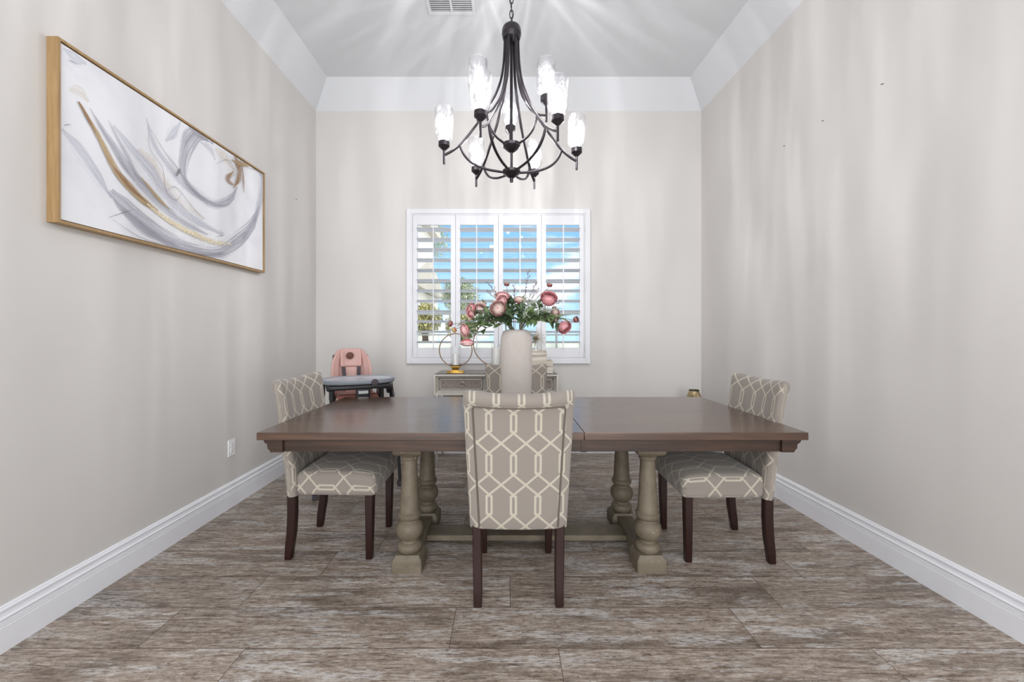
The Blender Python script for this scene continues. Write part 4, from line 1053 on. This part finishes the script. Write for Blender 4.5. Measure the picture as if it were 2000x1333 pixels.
# ------------------------------------------------------------------ high chair
def high_chair():
    r = empty('high_chair', (-1.244, 3.327, 0), math.radians(26)); tag(r, 'pink padded high chair with grey tray in the far left corner', 'high chair')
    # back pad: curved shell, wings forward, leaning back
    def pad(x0, x1, z0, z1, name, th, yb, round_top=.0, bulge=.03):
        rows_f = []; nx, nz = 14, 14
        m = MB(); hx, hz = (x1-x0)/2, (z1-z0)/2; cx, cz = (x0+x1)/2, (z0+z1)/2
        def fn(p):
            X = cx+p.x; Zz = cz+p.z
            tt = (p.z/hz+1)/2
            if round_top: 
                w = math.sqrt(max(0, 1-max(0, (tt-.45)/.55)**2.6*round_top)); X = X*w
            yy = yb+p.y-.10*(X/.18)**2+(Zz-.80)*.22
            return Vector((X*.88-.030, yy, Zz))
        m.rbox((0,0,0), hx, th, hz, th*.95, 3, 8, fn); return m.build(name, M['pad'], r, smooth=60)
    bp = pad(-.185, .185, .70, 1.105, 'back_pad', .022, .17, .62)
    pad(-.098, .098, .955, 1.112, 'headrest_pad', .020, .135, .12)
    pad(-.06, .06, .72, .96, 'body_pad', .018, .145, .0)
    for sx in (-1, 1): pad(min(sx*.106, sx*.184), max(sx*.106, sx*.184), .72, 1.098, 'side_bolster', .024, .156, .62)
    b = MB().lathe([(0,0),(.031,0),(.031,.003),(.028,.004),(0,.004)], (0,0,0), 28, M4=Matrix.Rotation(PI/2+.2,4,'X')).build('badge', M['badge'], r); b.location = (-.040, .146, 1.052)
    for sx in (-1, 1):
        m = MB(); rows = []
        for i in range(9):
            t = i/8; z = .955-.17*t; x = -.030+sx*(.062-.010*t); y = .108+(z-.80)*.22-.01-.03*math.sin(PI*t)*.5
            rows.append([(x-.015, y, z), (x+.015, y, z), (x+.015, y+.003, z), (x-.015, y+.003, z)])
        m.grid(rows, closed_u=True); m.build('harness_strap', M['harness'], r)
    # seat bucket and skirt
    MB().rbox((0,.02,.70), .165, .165, .045, .035, 2, 4).build('seat_pad', M['pad'], r)
    MB().rbox((0,-.15,.655), .150, .018, .105, .015, 2, 3).build('front_skirt', M['rust'], r)
    # shell behind
    m = MB()
    m.rbox((-.030,0,0), .145, .018, .20, .016, 2, 6, lambda p: Vector((p.x, .205+p.y-.10*(p.x/.18)**2+(.86+p.z-.80)*.22, .86+p.z))); m.rbox((0,.03,.635), .175, .19, .025, .02, 2, 3); m.build('seat_shell', M['black'], r)
    # tray
    def oval(rx, ry, n=48, p=2.6): 
        out = []
        for q in range(n):
            a = 2*PI*q/n; cc, ss = math.cos(a), math.sin(a)
            out.append((rx*math.copysign(abs(cc)**(2/p), cc), ry*math.copysign(abs(ss)**(2/p), ss)))
        return out
    def loft(m, secs, c):
        rows = [[(c[0]+x, c[1]+y, z) for x, y in oval(rx, ry)] for rx, ry, z in secs]; b = m.grid(rows, closed_u=True); n = len(rows[0])
        m.face([b+k for k in reversed(range(n))]); m.face([b+(len(rows)-1)*n+k for k in range(n)])
    m = MB(); loft(m, [(.255,.165,.857),(.266,.176,.862),(.271,.181,.878),(.272,.182,.892),(.268,.178,.895),(.258,.168,.8925),(.250,.160,.884)], (0,-.195)); m.build('tray', M['tray'], r, smooth=50)
    m = MB(); loft(m, [(.246,.156,.8842),(.248,.158,.8865),(.244,.154,.888),(.236,.146,.8858)], (0,-.195)); m.build('tray_insert', M['tray_top'], r, smooth=50)
    m = MB(); m.lathe([(0,0),(.026,0),(.026,.003),(.022,.006),(0,.006)], (0.095,-.372,.872), 24, M4=Matrix.Rotation(PI/2,4,'X')); m.build('tray_release', M['harness'], r)
    m = MB(); m.rbox((0,-.19,.835), .225, .13, .020, .014, 2, 2); m.rbox((-.21,-.06,.825), .026, .16, .028, .014, 2, 2); m.rbox((.21,-.06,.825), .026, .16, .028, .014, 2, 2); m.build('tray_support', M['black'], r)
    m = MB(); m.rbox((.02,-.285,.785), .052, .020, .045, .012, 2, 2); lb = m.build('crotch_post', M['black'], r)
    MB().box(-.015, .055, -.3068, -.3055, .781, .803, .0005).build('label', M['labelw'], lb)
    # frame
    for sx in (-1, 1):
        x = sx*.262
        m = MB().lathe([(0,-.022),(.050,-.022),(.058,-.014),(.058,.014),(.050,.022),(0,.022)], (x, -.02, .79), 26, M4=Matrix.Rotation(PI/2,4,'Y')); m.build('hinge_cover', M['black'], r)
        for s, ye in ((-1,-.22),(1,.30)):
            xo = x+sx*.032
            q = catmull([(xo-sx*.02, -.02+s*.02, .80), (xo, -.02+s*.07, .62), (xo+sx*.02, (ye-.02)*.55, .32), (xo+sx*.02, ye, .018)], 5)
            leg = MB().tube(q, .017, 10, flat=.75).build('leg', M['black'], r)
            MB().rbox((xo+sx*.02, ye, .0175), .020, .036, .017, .010, 2, 1).build('foot', M['harness'], leg)
        m = MB().rbox((sx*.19, .01, .74), .018, .10, .06, .014, 2, 2); m.build('arm_bracket', M['black'], r)
    m = MB(); m.tube([(-.295,.30*.80,.12),(.295,.30*.80,.12)], .012, 10); m.build('cross_bar', M['black'], r)
    MB().rbox((0,-.15,.40), .13, .05, .012, .010, 2, 2).build('footrest', M['black'], r)
    m = MB(); 
    for sx in (-1,1): m.tube([(sx*.11,-.14,.66),(sx*.115,-.155,.40)], .010, 8)
    m.build('footrest_arm', M['black'], r)

# ------------------------------------------------------------------ outside
def outside():
    m = MB().box(-14, 14, YF+.15, 30, -.20, -.06); tag(m.build('patio', M['patio'], smooth=0), kind='structure')
    # wing of the house with two stepped eaves at the left
    r = empty('house_wing', (-4.0, 10.0, -.06)); tag(r, 'beige stucco house wing with tan roof seen through the left shutter panel', 'building')
    m = MB(); m.box(-2.5, 1.78, -1, 3, 0, 2.4); m.box(-2.5, 1.62, 0, 3, 2.4, 4.4); m.build('wall', M['stucco'], r, smooth=0)
    m = MB(); m.prism([(-1.3,2.42),(3.2,2.42),(3.2,2.55),(.9,3.35),(-1.3,2.55)], 'x', -2.6, 1.95); m.prism([(-.3,4.35),(3.2,4.35),(3.2,4.5),(1.4,5.15),(-.3,4.5)], 'x', -2.6, 1.85); m.build('roof', M['rooftile'], r, smooth=0)
    # garden wall and rail
    tag(MB().box(-9, 9, 8.0, 8.2, -.06, 1.05, .01).build('garden_wall', M['outwall'], smooth=0), 'pale block garden wall outside beyond the patio', 'wall')
    r = empty('patio_railing', (0, 7.9, -.06)); tag(r, 'grey metal patio railing in front of the pale garden wall', 'railing')
    MB().box(-6, 6, -.02, .02, 1.66, 1.72).box(-6, 6, -.015, .015, 1.25, 1.28).build('rail', M['rail_metal'], r, smooth=0)
    for i in range(13): MB().box(-6+i-.02, -6+i+.02, -.019, .019, 0, 1.66).build('post', M['rail_metal'], r, smooth=0)
    rn = random.Random(9)
    def tree(x, y, h, R, mat, label, cat='tree'):
        r = empty('garden_tree', (x, y, -.06)); tag(r, label, cat, 'trees and shrubs outside the window')
        MB().tube(catmull([(0,0,0),(.05,0,h*.3),(0,.03,h*.6),(0,0,h*.8)], 4), .07, 8, taper=None).build('trunk', M['bark'], r)
        m = MB()
        for i in range(3200):
            d = Vector((rn.gauss(0,1), rn.gauss(0,1), rn.gauss(0,1))).normalized()*R*rn.uniform(.45,1)
            c = Vector((0,0,h-R*.8))+Vector((d.x, d.y, d.z*.9)); dd = Vector((rn.uniform(-1,1), rn.uniform(-1,1), rn.uniform(-1,1)))
            leafmb(m, c, dd, .10, .05, Vector((.1,.2,1)), .2, .2, 2)
        m.build('crown', mat, r, smooth=0, fixn=False, merge=False)
    tree(-2.98, 14.6, 5.5, .95, M['tree'], 'olive green tree top beside the stucco house wing')
    tree(-1.3, 11.4, 2.8, .55, M['tree'], 'rounded olive tree above the garden wall at the left')
    tree(-1.75, 8.65, 1.9, .35, M['shrub'], 'yellow green shrub behind the railing at the left', 'shrub')
    tree(-.95, 8.7, 1.75, .35, M['shrub'], 'smaller yellow green shrub behind the railing', 'shrub')
    # patio chair with scrolled arm
    r = empty('patio_chair', (-1.30, 6.0, -.06)); tag(r, 'white metal patio chair with curled arms outside the left shutter panel', 'chair')
    m = MB().rbox((0,0,.42), .24, .24, .015, .01, 1, 1); m.build('seat', M['trim'], r)
    for sx in (-1,1):
        for sy in (-1,1): MB().tube([(sx*.22,sy*.22,0),(sx*.21,sy*.21,.41)], .013, 8).build('leg', M['trim'], r)
        MB().tube(catmull([(sx*.24,.20,.62),(sx*.26,0,.68),(sx*.26,-.20,.66),(sx*.26,-.26,.60),(sx*.26,-.22,.56),(sx*.26,-.18,.60)],5), .012, 8).build('arm', M['trim'], r)
    m = MB().tube(catmull([(-.22,.22,.42),(-.23,.26,.75),(-.12,.28,.98),(0,.28,1.02),(.12,.28,.98),(.23,.26,.75),(.22,.22,.42)],6), .014, 8)
    for i in range(5): m.tube([(-.16+.08*i,.23,.42),(-.14+.07*i,.275,.99)], .006, 6)
    m.build('backrest', M['trim'], r)

# ------------------------------------------------------------------ light, sky, camera
def world():
    w = bpy.data.worlds.new('sky'); SC.world = w; w.use_nodes = True; t = w.node_tree; n, l = t.nodes, t.links; bg = n['Background']
    tc = n.new('ShaderNodeTexCoord'); sp = n.new('ShaderNodeSeparateXYZ'); l.new(tc.outputs['Generated'], sp.inputs[0])
    cr = n.new('ShaderNodeValToRGB'); e = cr.color_ramp.elements; e[0].position = 0; e[0].color = srgb(178,214,240); e[1].position = .42; e[1].color = srgb(84,164,230); l.new(sp.outputs[2], cr.inputs[0])
    mp = n.new('ShaderNodeMapping'); mp.inputs['Scale'].default_value = (2.2, 2.2, 6.5); mp.inputs['Location'].default_value = SKY_LOC; l.new(tc.outputs['Generated'], mp.inputs[0])
    nz = n.new('ShaderNodeTexNoise'); nz.inputs['Scale'].default_value = 1.9; nz.inputs['Detail'].default_value = 7; nz.inputs['Roughness'].default_value = .58; l.new(mp.outputs[0], nz.inputs['Vector'])
    ad = n.new('ShaderNodeMath'); ad.operation = 'MULTIPLY_ADD'; ad.inputs[1].default_value = .35; l.new(sp.outputs[0], ad.inputs[0]); l.new(nz.outputs['Fac'], ad.inputs[2])
    mr = n.new('ShaderNodeMapRange'); mr.interpolation_type = 'SMOOTHSTEP'; mr.inputs[1].default_value = .52; mr.inputs[2].default_value = .68; l.new(ad.outputs[0], mr.inputs[0])
    mx = n.new('ShaderNodeMix'); mx.data_type = 'RGBA'; mx.inputs[7].default_value = (.93,.95,1,1); l.new(mr.outputs[0], mx.inputs[0]); l.new(cr.outputs[0], mx.inputs[6])
    # broad bright half of the sky round the sun, behind the camera
    dt = n.new('ShaderNodeVectorMath'); dt.operation = 'DOT_PRODUCT'; dt.inputs[1].default_value = Vector((.10,-.93,.36)).normalized(); l.new(tc.outputs['Generated'], dt.inputs[0])
    gl = n.new('ShaderNodeMapRange'); gl.interpolation_type = 'SMOOTHSTEP'; gl.inputs[1].default_value = .05; gl.inputs[2].default_value = .95; gl.inputs[3].default_value = SKY_N; gl.inputs[4].default_value = SKY_S; l.new(dt.outputs['Value'], gl.inputs[0])
    ml = n.new('ShaderNodeMix'); ml.data_type = 'RGBA'
    f2 = n.new('ShaderNodeMapRange'); f2.interpolation_type = 'SMOOTHSTEP'; f2.inputs[1].default_value = .0; f2.inputs[2].default_value = .5; l.new(dt.outputs['Value'], f2.inputs[0])
    l.new(f2.outputs[0], ml.inputs[0]); l.new(mx.outputs[2], ml.inputs[6]); ml.inputs[7].default_value = (.97,.98,1,1)
    l.new(ml.outputs[2], bg.inputs['Color']); l.new(gl.outputs[0], bg.inputs['Strength'])
    def portal(name, loc, rot, sx, sy):
        a = bpy.data.lights.new(name, 'AREA'); a.shape = 'RECTANGLE'; a.size = sx; a.size_y = sy; a.cycles.is_portal = True
        o = bpy.data.objects.new(name, a); C.objects.link(o); o.location = loc; o.rotation_euler = rot
    portal('rear_portal', (.06, YB, 1.9), (PI/2,0,0), 4.25, 3.8)
    portal('window_portal', (-.08, YF+.14, 1.73), (-PI/2,0,0), 1.8, 1.5)

def camera():
    c = bpy.data.cameras.new('camera'); c.sensor_width = 36; c.sensor_fit = 'HORIZONTAL'; c.lens = F/2000*36
    c.shift_x = (1000-VX)/2000; c.shift_y = -(666.5-VY)/2000; c.clip_start = .02; c.clip_end = 200
    o = bpy.data.objects.new('camera', c); C.objects.link(o); o.location = (0,0,HC); o.rotation_euler = (PI/2,0,0); SC.camera = o

LAMP_W, SKY_N, SKY_S, SKY_LOC = 4.7, 1.4, 4.4, (3.1, 1.7, .4)
build_materials(); room(); shutters(); small_wall_things(); painting(); table(); chairs(); chandelier()
console(); decor(); big_vase(); flowers(); high_chair(); outside(); world(); camera()
vs = SC.view_settings; vs.view_transform = 'Standard'; vs.look = 'None'; vs.gamma = 1; vs.exposure = 0.0; vs.use_curve_mapping = False
SC.cycles.max_bounces = 10; SC.cycles.diffuse_bounces = 5; SC.cycles.transparent_max_bounces = 16; SC.cycles.use_denoising = True; SC.cycles.sample_clamp_indirect = 6; SC.cycles.caustics_reflective = False; SC.cycles.caustics_refractive = False
